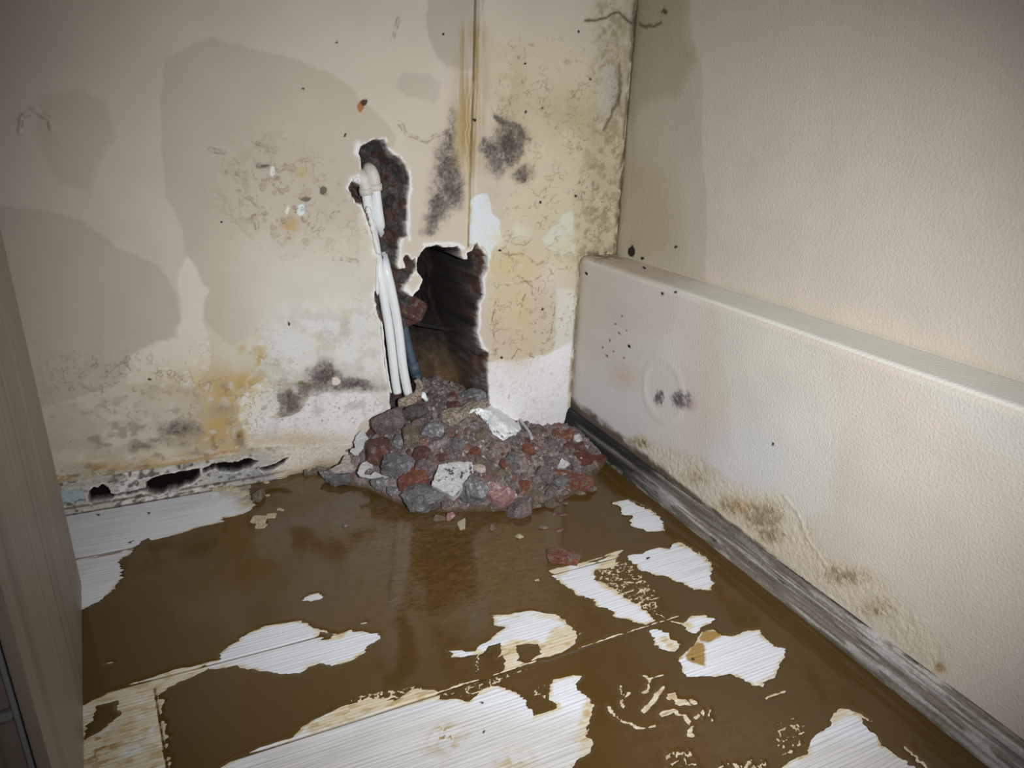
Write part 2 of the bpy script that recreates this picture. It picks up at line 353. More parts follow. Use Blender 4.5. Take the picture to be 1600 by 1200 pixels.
# blistered spots on the open paint
for pts in [[(405, 225), (425, 232), (428, 260), (405, 262)], [(405, 262), (435, 268), (447, 258)], [(370, 300), (392, 310), (412, 335)], [(370, 275), (350, 270)], [(330, 235), (350, 240)], [(398, 340), (404, 365)], [(502, 290), (508, 305)], [(520, 405), (555, 408)], [(527, 330), (516, 338)], [(612, 60), (622, 30)], [(30, 205), (30, 178), (52, 172), (72, 184), (80, 200)], [(158, 590), (200, 560)], [(150, 570), (130, 590)], [(620, 195), (640, 215), (668, 220), (700, 205)]]:
    l = S.line(pts); D -= .0020 * np.exp(-(l / .004) ** 2)
    S.paint((128, 116, 100), np.exp(-((l - .003) / .002) ** 2) * .5 * smooth(.4, .6, fbm(U * 150, V * 150, 3, 81)))
for x, y, rx, ry, rgb, a in [(427, 270, 3, 8, (232, 230, 226), 1.3), (471, 327, 6, 9, (214, 226, 226), 1.6), (450, 324, 3, 8, (226, 220, 206), 1.0), (566, 165, 4, 9, (168, 112, 66), 1.4), (570, 158, 5, 5, (76, 58, 44), 1.0), (541, 208, 2, 3, (70, 60, 50), 1.2), (505, 298, 5, 7, (90, 80, 68), .8), (478, 312, 10, 3, (96, 88, 76), .8), (416, 263, 8, 2, (88, 76, 64), .8), (470, 600, 6, 3, (90, 100, 50), .5), (526, 597, 6, 6, (230, 214, 204), 1.2)]:
    S.paint(rgb, smooth(.3, .5, S.blob(x, y, rx, ry)) * min(a, 1))
for x, y in [(475, 137), (345, 349), (693, 56), (820, 97), (235, 590), (902, 47), (922, 121), (847, 169), (744, 189), (845, 315), (899, 305), (780, 390), (529, 67), (820, 176), (452, 505), (783, 560), (846, 484)]:
    S.paint((40, 34, 28), smooth(.25, .45, S.blob(x, y, 2.1, 2.1)))
sk = smooth(.60, .70, fbm(U * 60, V * 60, 4, 91)) * (S.blob(430, 290, 70, 80) + S.blob(480, 350, 60, 40) + S.blob(200, 600, 110, 40) * .8)
D -= sk * .0016; S.paint((176, 160, 136), sk * .35); crust += sk * .5
# fine crackle and wrinkled blisters in the softened paint
rid = 1 - np.abs(2 * fbm(U * 55, V * 55, 5, 171) - 1); ln_ = smooth(.93, .985, rid) * smooth(.42, .58, fbm(U * 22, V * 22, 3, 173))
wm_ = np.clip(S.blob(430, 285, 75, 75) + S.blob(480, 350, 70, 50) + S.blob(190, 600, 130, 50) + S.blob(590, 450, 30, 90) * .8 + mr * .9 * (1 - mb) + mb * .35 + S.blob(450, 570, 130, 60) * .6 + S.blob(330, 640, 120, 50) + S.blob(940, 250, 40, 160), 0, 1)
D -= ln_ * wm_ * .0014; S.paint((136, 120, 98), ln_ * wm_ * .55)  # crackle lines, with the wrinkles' shading painted in dark
# the broken-out cavity: pipe chase and the deep hole
open_pts = [(577, 223), (587, 218), (597, 220), (605, 231), (616, 242), (628, 250), (635, 261), (639, 274), (638, 296), (637, 311), (636, 349), (638, 365), (626, 372), (624, 392), (618, 413), (624, 421), (633, 419), (629, 405), (637, 400), (646, 408), (651, 402), (652, 418), (641, 432), (631, 455), (647, 467), (655, 452), (659, 436), (652, 425), (654, 402), (665, 388), (680, 384), (692, 387), (715, 385), (722, 391), (726, 405), (731, 404), (733, 392), (742, 388), (748, 379), (756, 395), (765, 402), (765, 418), (756, 435), (758, 462), (750, 477), (747, 510), (751, 545), (764, 551), (764, 612), (764, 700), (612, 700), (610, 612), (604, 575), (599, 550), (595, 522), (596, 502), (588, 480), (585, 460), (589, 425), (592, 405), (587, 388), (583, 373), (576, 350), (571, 330), (567, 318), (556, 315), (547, 306), (543, 296), (551, 284), (560, 288), (562, 276), (567, 255), (564, 240), (567, 228)]
so_ = S.sd(open_pts)
inn = smooth(.0012, -.0035, so_)
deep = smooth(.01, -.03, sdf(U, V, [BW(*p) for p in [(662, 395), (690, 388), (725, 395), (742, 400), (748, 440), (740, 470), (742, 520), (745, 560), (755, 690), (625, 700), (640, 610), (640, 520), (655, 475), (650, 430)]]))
cn = fbm(U * 45, V * 45, 5, 101); cn2 = fbm(U * 14, V * 14, 3, 107)
depth = .040 + .034 * (cn - .5) * 2 + .010 * (fbm(U * 130, V * 130, 3, 103) - .5) + .018 * (cn2 - .5) + .05 * S.blob(585, 245, 16, 22) + .03 * S.blob(612, 262, 14, 20)
slope = smooth(.40, .12, V)
dd = .30 + .10 * (cn2 - .5) + .05 * (fbm(U * 60, V * 12, 4, 111) - .5)
dd = dd * (1 - slope) + .10 * slope + .02 * (cn - .5)
depth = depth * (1 - deep) + dd * deep
edge_in = smooth(-.003, -.018, so_); depth = depth * (.55 + .45 * edge_in)
D = D * (1 - inn) + depth * inn
cem = np.array([84, 81, 75]) * np.ones(U.shape + (1,)) * (.45 + 1.05 * cn[..., None])
rb = smooth(.54, .62, fbm(U * 34, V * 40, 4, 121)) * (1 - deep * .6)
cem = cem * (1 - rb[..., None] * .75) + np.array([92, 62, 54]) * rb[..., None] * .75
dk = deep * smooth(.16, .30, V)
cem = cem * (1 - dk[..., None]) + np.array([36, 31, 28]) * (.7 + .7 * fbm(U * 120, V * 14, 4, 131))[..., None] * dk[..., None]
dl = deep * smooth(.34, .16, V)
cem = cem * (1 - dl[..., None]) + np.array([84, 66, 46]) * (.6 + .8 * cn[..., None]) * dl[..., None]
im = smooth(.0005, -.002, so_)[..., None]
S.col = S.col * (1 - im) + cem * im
rw_ = .002 + .0045 * fbm(U * 40, V * 40, 3, 143)
rim = np.exp(-((so_ - .002) / rw_) ** 2) * smooth(.38, .56, fbm(U * 110, V * 110, 3, 141))
rim = rim * (1 - deep * 0) ; S.paint((232, 230, 224), rim * .95); D = np.where(so_ > .0012, D - rim * .0014, D)
# white plaster lip along the left side of the chase and on the tongue between the cavities
for pts, wd in [([(562, 225), (560, 240)], .008), ([(551, 284), (560, 278)], .008), ([(575, 325), (581, 350), (587, 375), (584, 390)], .011), ([(590, 400), (588, 440), (585, 460)], .006), ([(596, 520), (600, 560), (606, 600)], .005), ([(626, 372), (622, 405), (622, 420)], .008), ([(630, 448), (646, 465), (654, 452)], .009), ([(640, 375), (640, 310), (641, 270)], .003), ([(765, 400), (758, 440), (757, 465)], .006), ([(752, 480), (748, 520), (757, 548)], .004), ([(660, 384), (700, 379), (728, 386)], .004)]:
    S.paint((232, 232, 230), np.exp(-(S.line(pts) / wd) ** 2) * (so_ > -.002) * .95)
crust += inn * 1.2
D = np.where((V < .064) & (U < -.80) & (U > -1.34), .05, D)
S.paint((24, 17, 13), ((V < .0655) & (U < -.798) & (U > -1.345)) * 1.0)  # pocket behind the skirting coloured near-black, its shade painted in
D += .0006 * (fbm(U * 35, V * 35, 4, 151) - .5) + .0012 * (fbm(U * 6, V * 6, 3, 157) - .5)
D += (mb + mr * .3) * .0016 * (fbm(U * 90, V * 90, 4, 161) - .5)
P = np.stack([U, D, V], -1)
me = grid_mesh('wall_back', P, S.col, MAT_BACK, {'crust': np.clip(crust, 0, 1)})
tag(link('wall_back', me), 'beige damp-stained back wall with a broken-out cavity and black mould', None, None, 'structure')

# ---------------------------------------------------------------- right wall with the boxed-in ledge
ysr = axis([(0, 1.42, .0028), (1.42, 3.0, .06)])
sp_ = axis([(-.01, 1.38, .0028), (1.38, 2.42, .06)])
YY, SS = np.meshgrid(ysr, sp_, indexing='ij')
S = Sheet(YY, SS, RL, .004, 200)
S.col[:] = (200, 190, 178)
low = SS < LH; top = (SS >= LH) & (SS < LH + LD); up = SS >= LH + LD
S.paint((212, 208, 201), smooth(.6, .45, YY + .04 * (fbm(YY * 8, SS * 8, 3, 1) - .5)) * (SS < LH) * .85)
a = S.poly([(905, 405), (1045, 445), (1120, 530), (1000, 520), (905, 500)], .03); S.paint((206, 198, 190), a * .6 * low)
a = S.poly([(1120, 480), (1290, 545), (1310, 640), (1300, 800), (1220, 830), (1150, 700), (1130, 600)], .03); S.paint((200, 201, 190), a * .7 * low)
a = S.poly([(1420, 590), (1600, 645), (1700, 700), (1600, 730), (1540, 700), (1480, 650)], .02); S.paint((196, 196, 186), a * .7 * low)
S.paint((216, 216, 216), S.blob(960, 640, 60, 60) * .8 * low)
S.paint((206, 207, 214), S.blob(1150, 720, 90, 60) * .6 * low)
S.paint((226, 229, 219), smooth(.3, .5, YY + .05 * (fbm(YY * 9, SS * 9, 3, 2) - .5)) * top * .8 * smooth(LH - .006, LH + .004, SS))
S.paint((168, 158, 142), np.exp(-((SS - LH - LD) / .006) ** 2) * .35)
# damp and olive stripes on the wall above, next to the corner
t1 = S.poly([(985, -40), (1075, -40), (1082, 60), (1098, 115), (1096, 250), (1104, 300), (1102, 440), (985, 420)], .006, RU)
S.paint((180, 171, 157), t1 * .55 * up)
t2 = S.poly([(985, -60), (1070, -60), (1072, 60), (1090, 90), (1060, 150), (1000, 160), (985, 200)], .03, RU)
S.paint((160, 152, 122), t2 * .5 * up)
t3 = S.poly([(960, 230), (1040, 262), (1062, 330), (1058, 400), (1000, 410), (965, 400)], .09, RU)
S.paint((172, 163, 134), t3 * .6 * up)
S.paint((80, 72, 54), np.exp(-(S.line([(1000, 38), (1022, 41), (1034, 36)], RU) / .004) ** 2) * .7 * up)
S.paint((70, 62, 50), S.blob(1038, 18, 5, 5, RU) * smooth(.45, .55, fbm(YY * 200, SS * 200, 3, 5)) * 1.2 * up)
cn = fbm(YY * 60, SS * 60, 5, 211)
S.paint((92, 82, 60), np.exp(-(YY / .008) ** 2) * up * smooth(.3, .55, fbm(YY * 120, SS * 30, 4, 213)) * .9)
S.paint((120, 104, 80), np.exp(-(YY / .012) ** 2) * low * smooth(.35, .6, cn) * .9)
S.paint((188, 180, 158), np.exp(-(YY / .03) ** 2) * low * .6)
S.paint((118, 108, 92), S.blob(940, 400, 40, 7, RT) * top * smooth(.42, .55, cn) * .8)
S.paint((46, 38, 32), smooth(.25, .5, S.blob(987, 393, 5, 8, RU)) * up)
for x, y, f_ in [(1055, 384, RU), (1036, 460, RL), (1054, 456, RL), (916, 427, RL), (1207, 695, RL), (983, 541, RL), (1004, 404, RU), (1006, 418, RT)]:
    S.paint((38, 30, 26), smooth(.3, .45, S.blob(x, y, 2.6, 2.6, f_)))
for x, y in [(961, 505), (972, 492), (967, 521), (948, 555), (980, 515), (942, 542), (975, 560), (951, 530), (958, 548)]:
    S.paint((110, 92, 84), smooth(.3, .5, S.blob(x, y, 1.8, 1.8)) * .8)
mz = fbm(YY * 190, SS * 190, 4, 233)
ms = smooth(.30, 1.0, S.blob(1030, 622, 10, 14) * (.15 + 1.6 * mz)) + smooth(.22, .95, S.blob(1064, 625, 20, 17) * (.15 + 1.6 * mz))
S.paint((92, 84, 88), ms * .9); S.paint((160, 130, 136), S.blob(1075, 634, 12, 8) * .5)
S.paint((212, 186, 172), S.blob(975, 590, 18, 14) * .7)
# yellow crust and black dirt creeping up from the skirting
bd = SS - .072
cr = np.zeros(YY.shape)
for x, y, rx, ry, al in [(1190, 805, 45, 28, 1.1), (1205, 835, 30, 20, 1.0), (1090, 745, 50, 22, .7), (1000, 690, 30, 14, .8), (1320, 900, 50, 22, .9), (1370, 950, 40, 24, .8), (1465, 1040, 12, 12, .8), (1140, 790, 30, 24, .9), (1160, 800, 14, 10, .8)]:
    cr = np.maximum(cr, al * S.blob(x, y, rx, ry))
cy = smooth(.25, .8, cr * (.4 + fbm(YY * 60, SS * 60, 5, 221)))
S.paint((190, 176, 138), cy * .6 * low)
S.paint((104, 90, 58), smooth(.62, 1.05, cr * (.2 + fbm(YY * 110, SS * 110, 5, 223)) * 1.5) * .8 * low)
S.paint((150, 100, 50), S.blob(1158, 795, 12, 10) * .7 + S.blob(1467, 1045, 8, 6) * .8)
zone = S.poly([(1010, 690), (1090, 715), (1150, 760), (1228, 775), (1262, 815), (1290, 870), (1340, 880), (1420, 940), (1480, 1010), (1470, 1060), (1330, 960), (1180, 850), (1080, 770), (1000, 730)], .02) * low
S.paint((208, 196, 172), zone * .45)
tide = S.line([(1225, 775), (1250, 800), (1262, 840), (1290, 880)]); 
dirt = np.exp(-np.clip(bd, 0, 1) / (.006 + .030 * smooth(.9, .05, YY))) * smooth(1.5, .2, YY)
dn = fbm(YY * 30, SS * 80, 5, 231)
S.paint((84, 72, 58), smooth(.35, .75, dirt * (.5 + dn)) * low * .85)
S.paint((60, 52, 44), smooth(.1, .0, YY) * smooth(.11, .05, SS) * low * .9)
Dr = .0018 * (fbm(YY * 5, SS * 5, 3, 241) - .5) + zone * .0030 * (fbm(YY * 120, SS * 120, 4, 245) - .4) + .0022 * cy * fbm(YY * 130, SS * 130, 4, 243) + .0012 * np.exp(-(tide / .003) ** 2)
ringd = np.abs(np.sqrt((YY - RL(1035, 610)[0]) ** 2 + (SS - RL(1035, 610)[1]) ** 2) - .075)
Dr += .0012 * np.exp(-(ringd / .012) ** 2) * low
# profile: face, rounded shoulder, top, fillet, wall above
R = .016
def prof(s):
    x = np.zeros_like(s); z = s.copy(); nx = -np.ones_like(s); nz = np.zeros_like(s)
    t = s >= LH; x[t] = s[t] - LH; z[t] = LH; nx[t] = 0; nz[t] = 1
    t = s >= LH + LD; x[t] = LD; z[t] = s[t] - LD; nx[t] = -1; nz[t] = 0
    a = np.clip((s - (LH - R)) / (2 * R), 0, 1) * math.pi / 2; t = (s > LH - R) & (s < LH + R)
    rr = R * 1.0
    x[t] = rr - rr * np.cos(a[t]); z[t] = LH - rr + rr * np.sin(a[t]); nx[t] = -np.cos(a[t]); nz[t] = np.sin(a[t])
    return x, z, nx, nz
X, Z, NX, NZ = prof(SS)
P = np.stack([X + NX * Dr, -YY, Z + NZ * Dr], -1)
crr = np.clip(cy * .7 + zone * .35 + np.exp(-(YY / .02) ** 2) * .8 + smooth(.35, .75, dirt) * .6, 0, 1)
me = grid_mesh('wall_right', P, S.col, MAT_RIGHT, {'crust': crr}, flip=True)
tag(link('wall_right', me), 'right wall with a low boxed-in ledge, cream textured paint', None, None, 'structure')

# ---------------------------------------------------------------- skirting boards
kb = NT('mouldy_skirting'); v = kb.coord()
c = kb.mix(1.0, kb.attr('tint'), kb.ramp(kb.noise(v, 160, 5, .7), [(.3, (.72, .72, .72)), (.6, (1.08, 1.08, 1.08))]), 'MULTIPLY')
kb.base(c); kb.rough(.85); kb.spec(.12); kb.bump(kb.noise(v, 220, 5, .7), .5, .002); MAT_SKIRT = kb.m
# right: along y, rounded top, hand-high
yb = axis([(.0, 1.45, .0025), (1.45, 3.0, .05)]); tb = np.linspace(0, 1, 44)
YB, TB = np.meshgrid(yb, tb, indexing='ij')
SH = .068
prx = np.interp(tb, [0, .10, .20, .55, .72, .86, 1], [.0, .006, .010, .014, .017, .019, .020])   # from wall/top down to toe
prz = np.interp(tb, [0, .10, .20, .55, .72, .86, 1], [SH, SH - .002, SH - .008, .040, .026, .012, -.004])
sS = Sheet(YB, TB, lambda x, y: (0, 0), .0, 300)
sS.col[:] = (134, 126, 117)
far = smooth(.62, .25, YB + .1 * (fbm(YB * 6, TB * 2, 3, 4) - .5))
st = fbm(YB * 7, TB * 9, 5, 301); st2 = fbm(YB * 26, TB * 22, 5, 303); ln = fbm(YB * 5, TB * 26, 3, 307)
sS.paint((182, 178, 172), smooth(.45, .62, st))
sS.paint((104, 96, 88), smooth(.42, .66, ln) * .75)
sS.paint((190, 188, 184), smooth(.56, .66, fbm(YB * 10, TB * 5, 4, 311)) * .8 * (1 - far * .7))
sS.paint((84, 78, 70), smooth(.4, .6, fbm(YB * 3.5, TB * 3, 4, 317)) * .6)
sS.paint((56, 52, 48), smooth(.44, .64, st2 * .6 + .32 * far + .16 * smooth(.5, .8, st) + .25 * smooth(.15, .0, TB)) * .9)
sS.paint((40, 42, 42), far * smooth(.25, .55, st + .15) * .85)
sS.paint((132, 128, 118), far * np.exp(-((TB - .52 - .06 * (st - .5)) / .09) ** 2) * .9 * smooth(.04, .1, YB))
sS.paint((176, 172, 160), smooth(.8, .95, TB) * smooth(.45, .6, st2) * .7)
sS.paint((60, 46, 30), smooth(.93, 1, TB) * .8)
db = .0016 * (st2 - .5) + .004 * far * (st - .5)
P = np.stack([-(prx[None, :] + db), -YB, prz[None, :] + 0 * YB], -1)
me = grid_mesh('baseboard_right', P, sS.col, MAT_SKIRT)
tag(link('baseboard_right', me), 'grey mould-blackened skirting along the right wall', None, None, 'structure')
# left: along the back wall, rotted through
xb = axis([(-1.9, -1.36, .02), (-1.36, -.70, .0022)]); zb = axis([(-.004, .078, .0014)])
XB, ZB = np.meshgrid(xb, zb, indexing='ij')
S = Sheet(XB, ZB, BW, .003, 400)
S.col[:] = (176, 172, 162)
n1 = fbm(XB * 20, ZB * 60, 5, 401); n2 = fbm(XB * 90, ZB * 120, 4, 403)
S.paint((214, 210, 204), smooth(.5, .62, n1) * .8)
S.paint((150, 172, 176), S.poly([(90, 762), (128, 756), (132, 778), (96, 784)], .004) * .8 + S.blob(352, 740, 14, 8) * .8)
S.paint((92, 84, 78), smooth(.52, .66, n2 * .7 + n1 * .3) * .85 * (1 - .8 * smooth(-.90, -.80, XB)))
S.paint((120, 124, 136), S.blob(400, 738, 50, 10) * .5)
S.paint((206, 196, 182), smooth(-.90, -.80, XB + .03 * n1)); S.paint((150, 134, 108), smooth(-.90, -.80, XB) * smooth(.035, .005, ZB + .02 * (n1 - .5)) * .85)
S.paint((60, 48, 34), smooth(.004, -.002, ZB - .002) * .8)
S.paint((80, 68, 54), np.exp(-((ZB - .018) / .0022) ** 2) * .7 * smooth(-.80, -.90, XB))
sh = 1e9 * np.ones(XB.shape)
for pts in [[(138, 761), (145, 756), (153, 757), (159, 751), (169, 755), (175, 767), (184, 769), (175, 775), (153, 778), (140, 779), (136, 772)],
            [(228, 749), (239, 742), (264, 735), (299, 731), (313, 728), (314, 739), (303, 749), (281, 757), (249, 766), (232, 764)],
            [(332, 724), (345, 720), (370, 718), (392, 713), (404, 716), (390, 727), (365, 733), (342, 733)],
            [(405, 728), (432, 722), (450, 716), (440, 726), (412, 734)], [(318, 728), (334, 722), (336, 727), (320, 734)], [(184, 768), (228, 757), (230, 761), (186, 771)]]:
    sh = np.minimum(sh, S.sd(pts))
hole = smooth(.0015, -.0015, sh)
S.paint((20, 13, 10), hole); S.paint((12, 8, 7), hole * smooth(.4, .6, n2))  # shade inside the holes painted in as near-black colour
S.paint((222, 218, 214), np.exp(-((sh - .003) / .002) ** 2) * .7 * smooth(.4, .55, n2))
off = .013 * smooth(.076, .066, ZB + .006 * (fbm(XB * 12, ZB * 0, 4, 407) - .5)) * (1 - smooth(-.90, -.80, XB)) + .0012 + .003 * (n2 - .5) + .004 * smooth(.021, .016, ZB)
P = np.stack([XB, -off * (1 - hole) + hole * .016 - .0005, ZB], -1)
me = grid_mesh('baseboard_back', P, S.col, MAT_SKIRT)
tag(link('baseboard_back', me), 'rotten broken skirting with black holes along the back wall', None, None, 'structure')

# ---------------------------------------------------------------- floor and flood water
xf = axis([(-1.9, -1.36, .03), (-1.36, .0, .0020), (.0, .03, .01)]); yf_ = axis([(-3.0, -1.42, .04), (-1.42, -1.06, .003), (-1.06, .0, .0018), (.0, .02, .01)])
XF, YF = np.meshgrid(xf, yf_, indexing='ij')
S = Sheet(XF, YF, FL, .0025, 500)
# ragged along the grain
S.U = S.U + .014 * (fbm(XF * 6, YF * 150, 3, 501) - .5) + .006 * (fbm(XF * 30, YF * 320, 2, 503) - .5)
isl = [
 [(392, 779), (398, 790), (388, 800), (367, 806), (350, 808), (346, 815), (312, 823), (279, 835), (238, 845), (233, 841), (221, 846), (206, 857), (204, 865), (190, 871), (188, 883), (192, 892), (190, 904), (175, 923), (154, 940), (128, 952), (60, 975), (-100, 900), (60, 700), (392, 700)],
 [(317, 1037), (342, 1031), (344, 1019), (367, 1004), (392, 987), (417, 976), (454, 971), (471, 970), (487, 980), (517, 990), (529, 992), (545, 986), (596, 990), (596, 996), (575, 1008), (571, 1019), (550, 1031), (517, 1040), (502, 1035), (481, 1041), (467, 1052), (433, 1052), (400, 1048), (371, 1040), (350, 1042), (325, 1044)],
 [(131, 1102), (162, 1085), (204, 1067), (267, 1048), (317, 1037), (325, 1046), (300, 1058), (258, 1074), (248, 1087), (256, 1140), (262, 1200), (266, 1260), (60, 1260), (60, 1120)],
 [(340, 1204), (371, 1185), (412, 1169), (454, 1154), (467, 1138), (496, 1121), (517, 1112), (550, 1100), (579, 1093), (615, 1094), (642, 1077), (680, 1077), (690, 1092), (733, 1095), (750, 1079), (768, 1072), (782, 1072), (806, 1081), (813, 1088), (827, 1098), (833, 1118), (866, 1111), (876, 1107), (864, 1091), (861, 1074), (868, 1060), (897, 1052), (910, 1055), (904, 1065), (913, 1084), (928, 1100), (925, 1123), (915, 1137), (925, 1163), (922, 1175), (901, 1188), (896, 1200), (880, 1330), (250, 1330)],
 [(705, 1016), (743, 1018), (750, 1007), (768, 1000), (778, 990), (791, 981), (773, 976), (770, 960), (796, 960), (827, 955), (869, 960), (887, 976), (899, 990), (897, 1004), (880, 1018), (852, 1025), (810, 1041), (789, 1051), (792, 1039), (785, 1021), (784, 1004), (764, 1009), (754, 1021), (715, 1028), (707, 1028)],
 [(857, 892), (869, 888), (887, 885), (908, 881), (929, 878), (973, 860), (965, 872), (960, 884), (930, 890), (928, 905), (950, 914), (962, 924), (976, 934), (1000, 945), (1015, 962), (1024, 971), (1009, 976), (995, 972), (981, 969), (964, 965), (953, 953), (929, 946), (925, 937), (904, 930), (880, 913), (866, 900)],
 [(982, 866), (1005, 864), (1023, 855), (1048, 857), (1055, 847), (1064, 847), (1081, 861), (1094, 867), (1112, 880), (1114, 889), (1109, 897), (1116, 910), (1112, 923), (1097, 920), (1084, 922), (1075, 914), (1060, 910), (1045, 901), (1022, 897), (1000, 890), (988, 878)],
 [(955, 785), (982, 780), (1000, 792), (1017, 797), (1032, 810), (1039, 820), (1035, 829), (1015, 830), (985, 820), (990, 805), (972, 806), (967, 792)],
 [(1013, 985), (1026, 983), (1041, 989), (1049, 1000), (1066, 1006), (1056, 1019), (1049, 1019), (1030, 1011), (1022, 998)],
 [(1067, 974), (1081, 964), (1101, 961), (1109, 964), (1119, 967), (1112, 974), (1097, 981), (1088, 991), (1071, 985)],
 [(1062, 1030), (1075, 1019), (1090, 1000), (1095, 988), (1112, 985), (1130, 994), (1150, 994), (1169, 985), (1187, 985), (1195, 1000), (1210, 1009), (1225, 1015), (1225, 1026), (1217, 1041), (1214, 1058), (1195, 1067), (1191, 1077), (1176, 1069), (1161, 1060), (1139, 1052), (1116, 1058), (1075, 1058), (1066, 1049)],
 [(1200, 1215), (1240, 1187), (1262, 1176), (1266, 1157), (1277, 1146), (1296, 1135), (1300, 1116), (1311, 1109), (1330, 1109), (1345, 1116), (1351, 1131), (1366, 1150), (1371, 1161), (1397, 1180), (1424, 1197), (1450, 1215), (1540, 1330), (1150, 1330)],
 [(474, 939), (480, 931), (497, 927), (503, 931), (500, 937), (485, 941)],
]
sdw = np.full(XF.shape, 1.0)
for p in isl: sdw = np.minimum(sdw, S.sd(p))
for p in [[(806, 1008), (841, 1006), (845, 1021), (824, 1037), (810, 1034)], [(146, 1104), (179, 1094), (187, 1102), (185, 1117), (162, 1137), (133, 1156), (131, 1133), (146, 1117)], [(498, 987), (520, 992), (526, 996), (510, 1000), (498, 996)]]:
    sdw = np.maximum(sdw, -S.sd(p))
# thin threads of silt standing out of the water
lace_areas = [[(928, 888), (950, 868), (973, 862), (985, 878), (1005, 893), (1022, 915), (1036, 935), (1032, 952), (1040, 970), (1020, 968), (1000, 950), (960, 930), (930, 910)],
              [(1205, 1125), (1235, 1110), (1262, 1125), (1268, 1150), (1262, 1178), (1225, 1190), (1208, 1175)],
              [(690, 1075), (780, 1050), (845, 1035), (900, 1012), (905, 1020), (800, 1062), (740, 1092), (700, 1098), (640, 1080)],
              [(825, 1068), (865, 1062), (866, 1090), (850, 1112), (830, 1100)], [(1030, 1168), (1075, 1165), (1095, 1185), (1110, 1215), (1035, 1215)],
              [(1120, 1185), (1200, 1180), (1215, 1215), (1110, 1215)], [(915, 1085), (932, 1105), (930, 1170), (905, 1200), (900, 1150)], [(560, 1080), (650, 1066), (690, 1078), (690, 1092), (600, 1112), (480, 1150), (470, 1140)],
              [(345, 1035), (400, 1042), (420, 1054), (340, 1052)], [(890, 985), (915, 985), (908, 1005), (890, 1010)]]
rg = 1 - np.abs(2 * fbm(XF * 75 + 2.2 * fbm(XF * 30, YF * 30, 2, 7), YF * 120, 5, 511) - 1)
lace = np.zeros(XF.shape)
for p in lace_areas: lace = np.maximum(lace, smooth(.004, -.01, S.sd(p)))
sdl = (.91 - rg) * .02 + (1 - lace) * .02
sdw = np.minimum(sdw, sdl)
strokes = [([(953, 1104), (960, 1118), (975, 1128), (992, 1138), (1010, 1138), (1022, 1135)], 2.4), ([(964, 1073), (971, 1085), (973, 1102)], 1.5), ([(980, 1083), (971, 1095), (972, 1106)], 2.0),
           ([(1004, 1058), (1013, 1062), (1012, 1080), (1006, 1083)], 2), ([(1034, 1055), (1013, 1062)], 1.6), ([(1036, 1076), (1022, 1092), (1008, 1110)], 3.2), ([(1032, 1118), (1052, 1112), (1066, 1118), (1078, 1132), (1083, 1150)], 3.4), ([(1047, 1092), (1056, 1088)], 5), ([(1064, 1098), (1084, 1097)], 5.5),
           ([(1086, 1122), (1097, 1112), (1099, 1122)], 2.4), ([(1195, 1092), (1226, 1081)], 1.6), ([(1412, 1166), (1428, 1182), (1450, 1204)], 2), ([(785, 1050), (870, 1024), (1006, 980), (1060, 964)], 1.3), ([(590, 1100), (660, 1090), (785, 1050)], 1.4), ([(903, 882), (973, 860)], 1.5),
           ([(748, 1020), (747, 1050)], 1.0), ([(788, 1020), (779, 1026)], 1.0), ([(1027, 960), (1050, 972), (1075, 978)], 1.2), ([(1055, 847), (1090, 862), (1122, 886)], 1.1), ([(565, 974), (573, 972)], 1.3), ([(172, 1035), (181, 1033)], 1.2), ([(990, 783), (1015, 795), (1030, 805)], 1.1), ([(1040, 1000), (1052, 1010)], 1), ([(240, 1080), (262, 1200)], 1.4), ([(1110, 1110), (1112, 1126)], 1.8), ([(833, 904), (842, 905)], 1.6), ([(1345, 1118), (1365, 1128)], 1.5)]
silt = np.zeros(XF.shape)
for pts, wpx in strokes:
    l = S.line(pts); wm = wpx * 1.0 / FPX
    sdw = np.minimum(sdw, l - wm * (.1 + 1.9 * fbm(XF * 90, YF * 90, 2, 521)))
    silt = np.maximum(silt, smooth(.014, .004, l))
# dry ground under and beyond the cabinet
sdw = sdw + .0022 * (fbm(XF * 120, YF * 220, 3, 531) - .5)
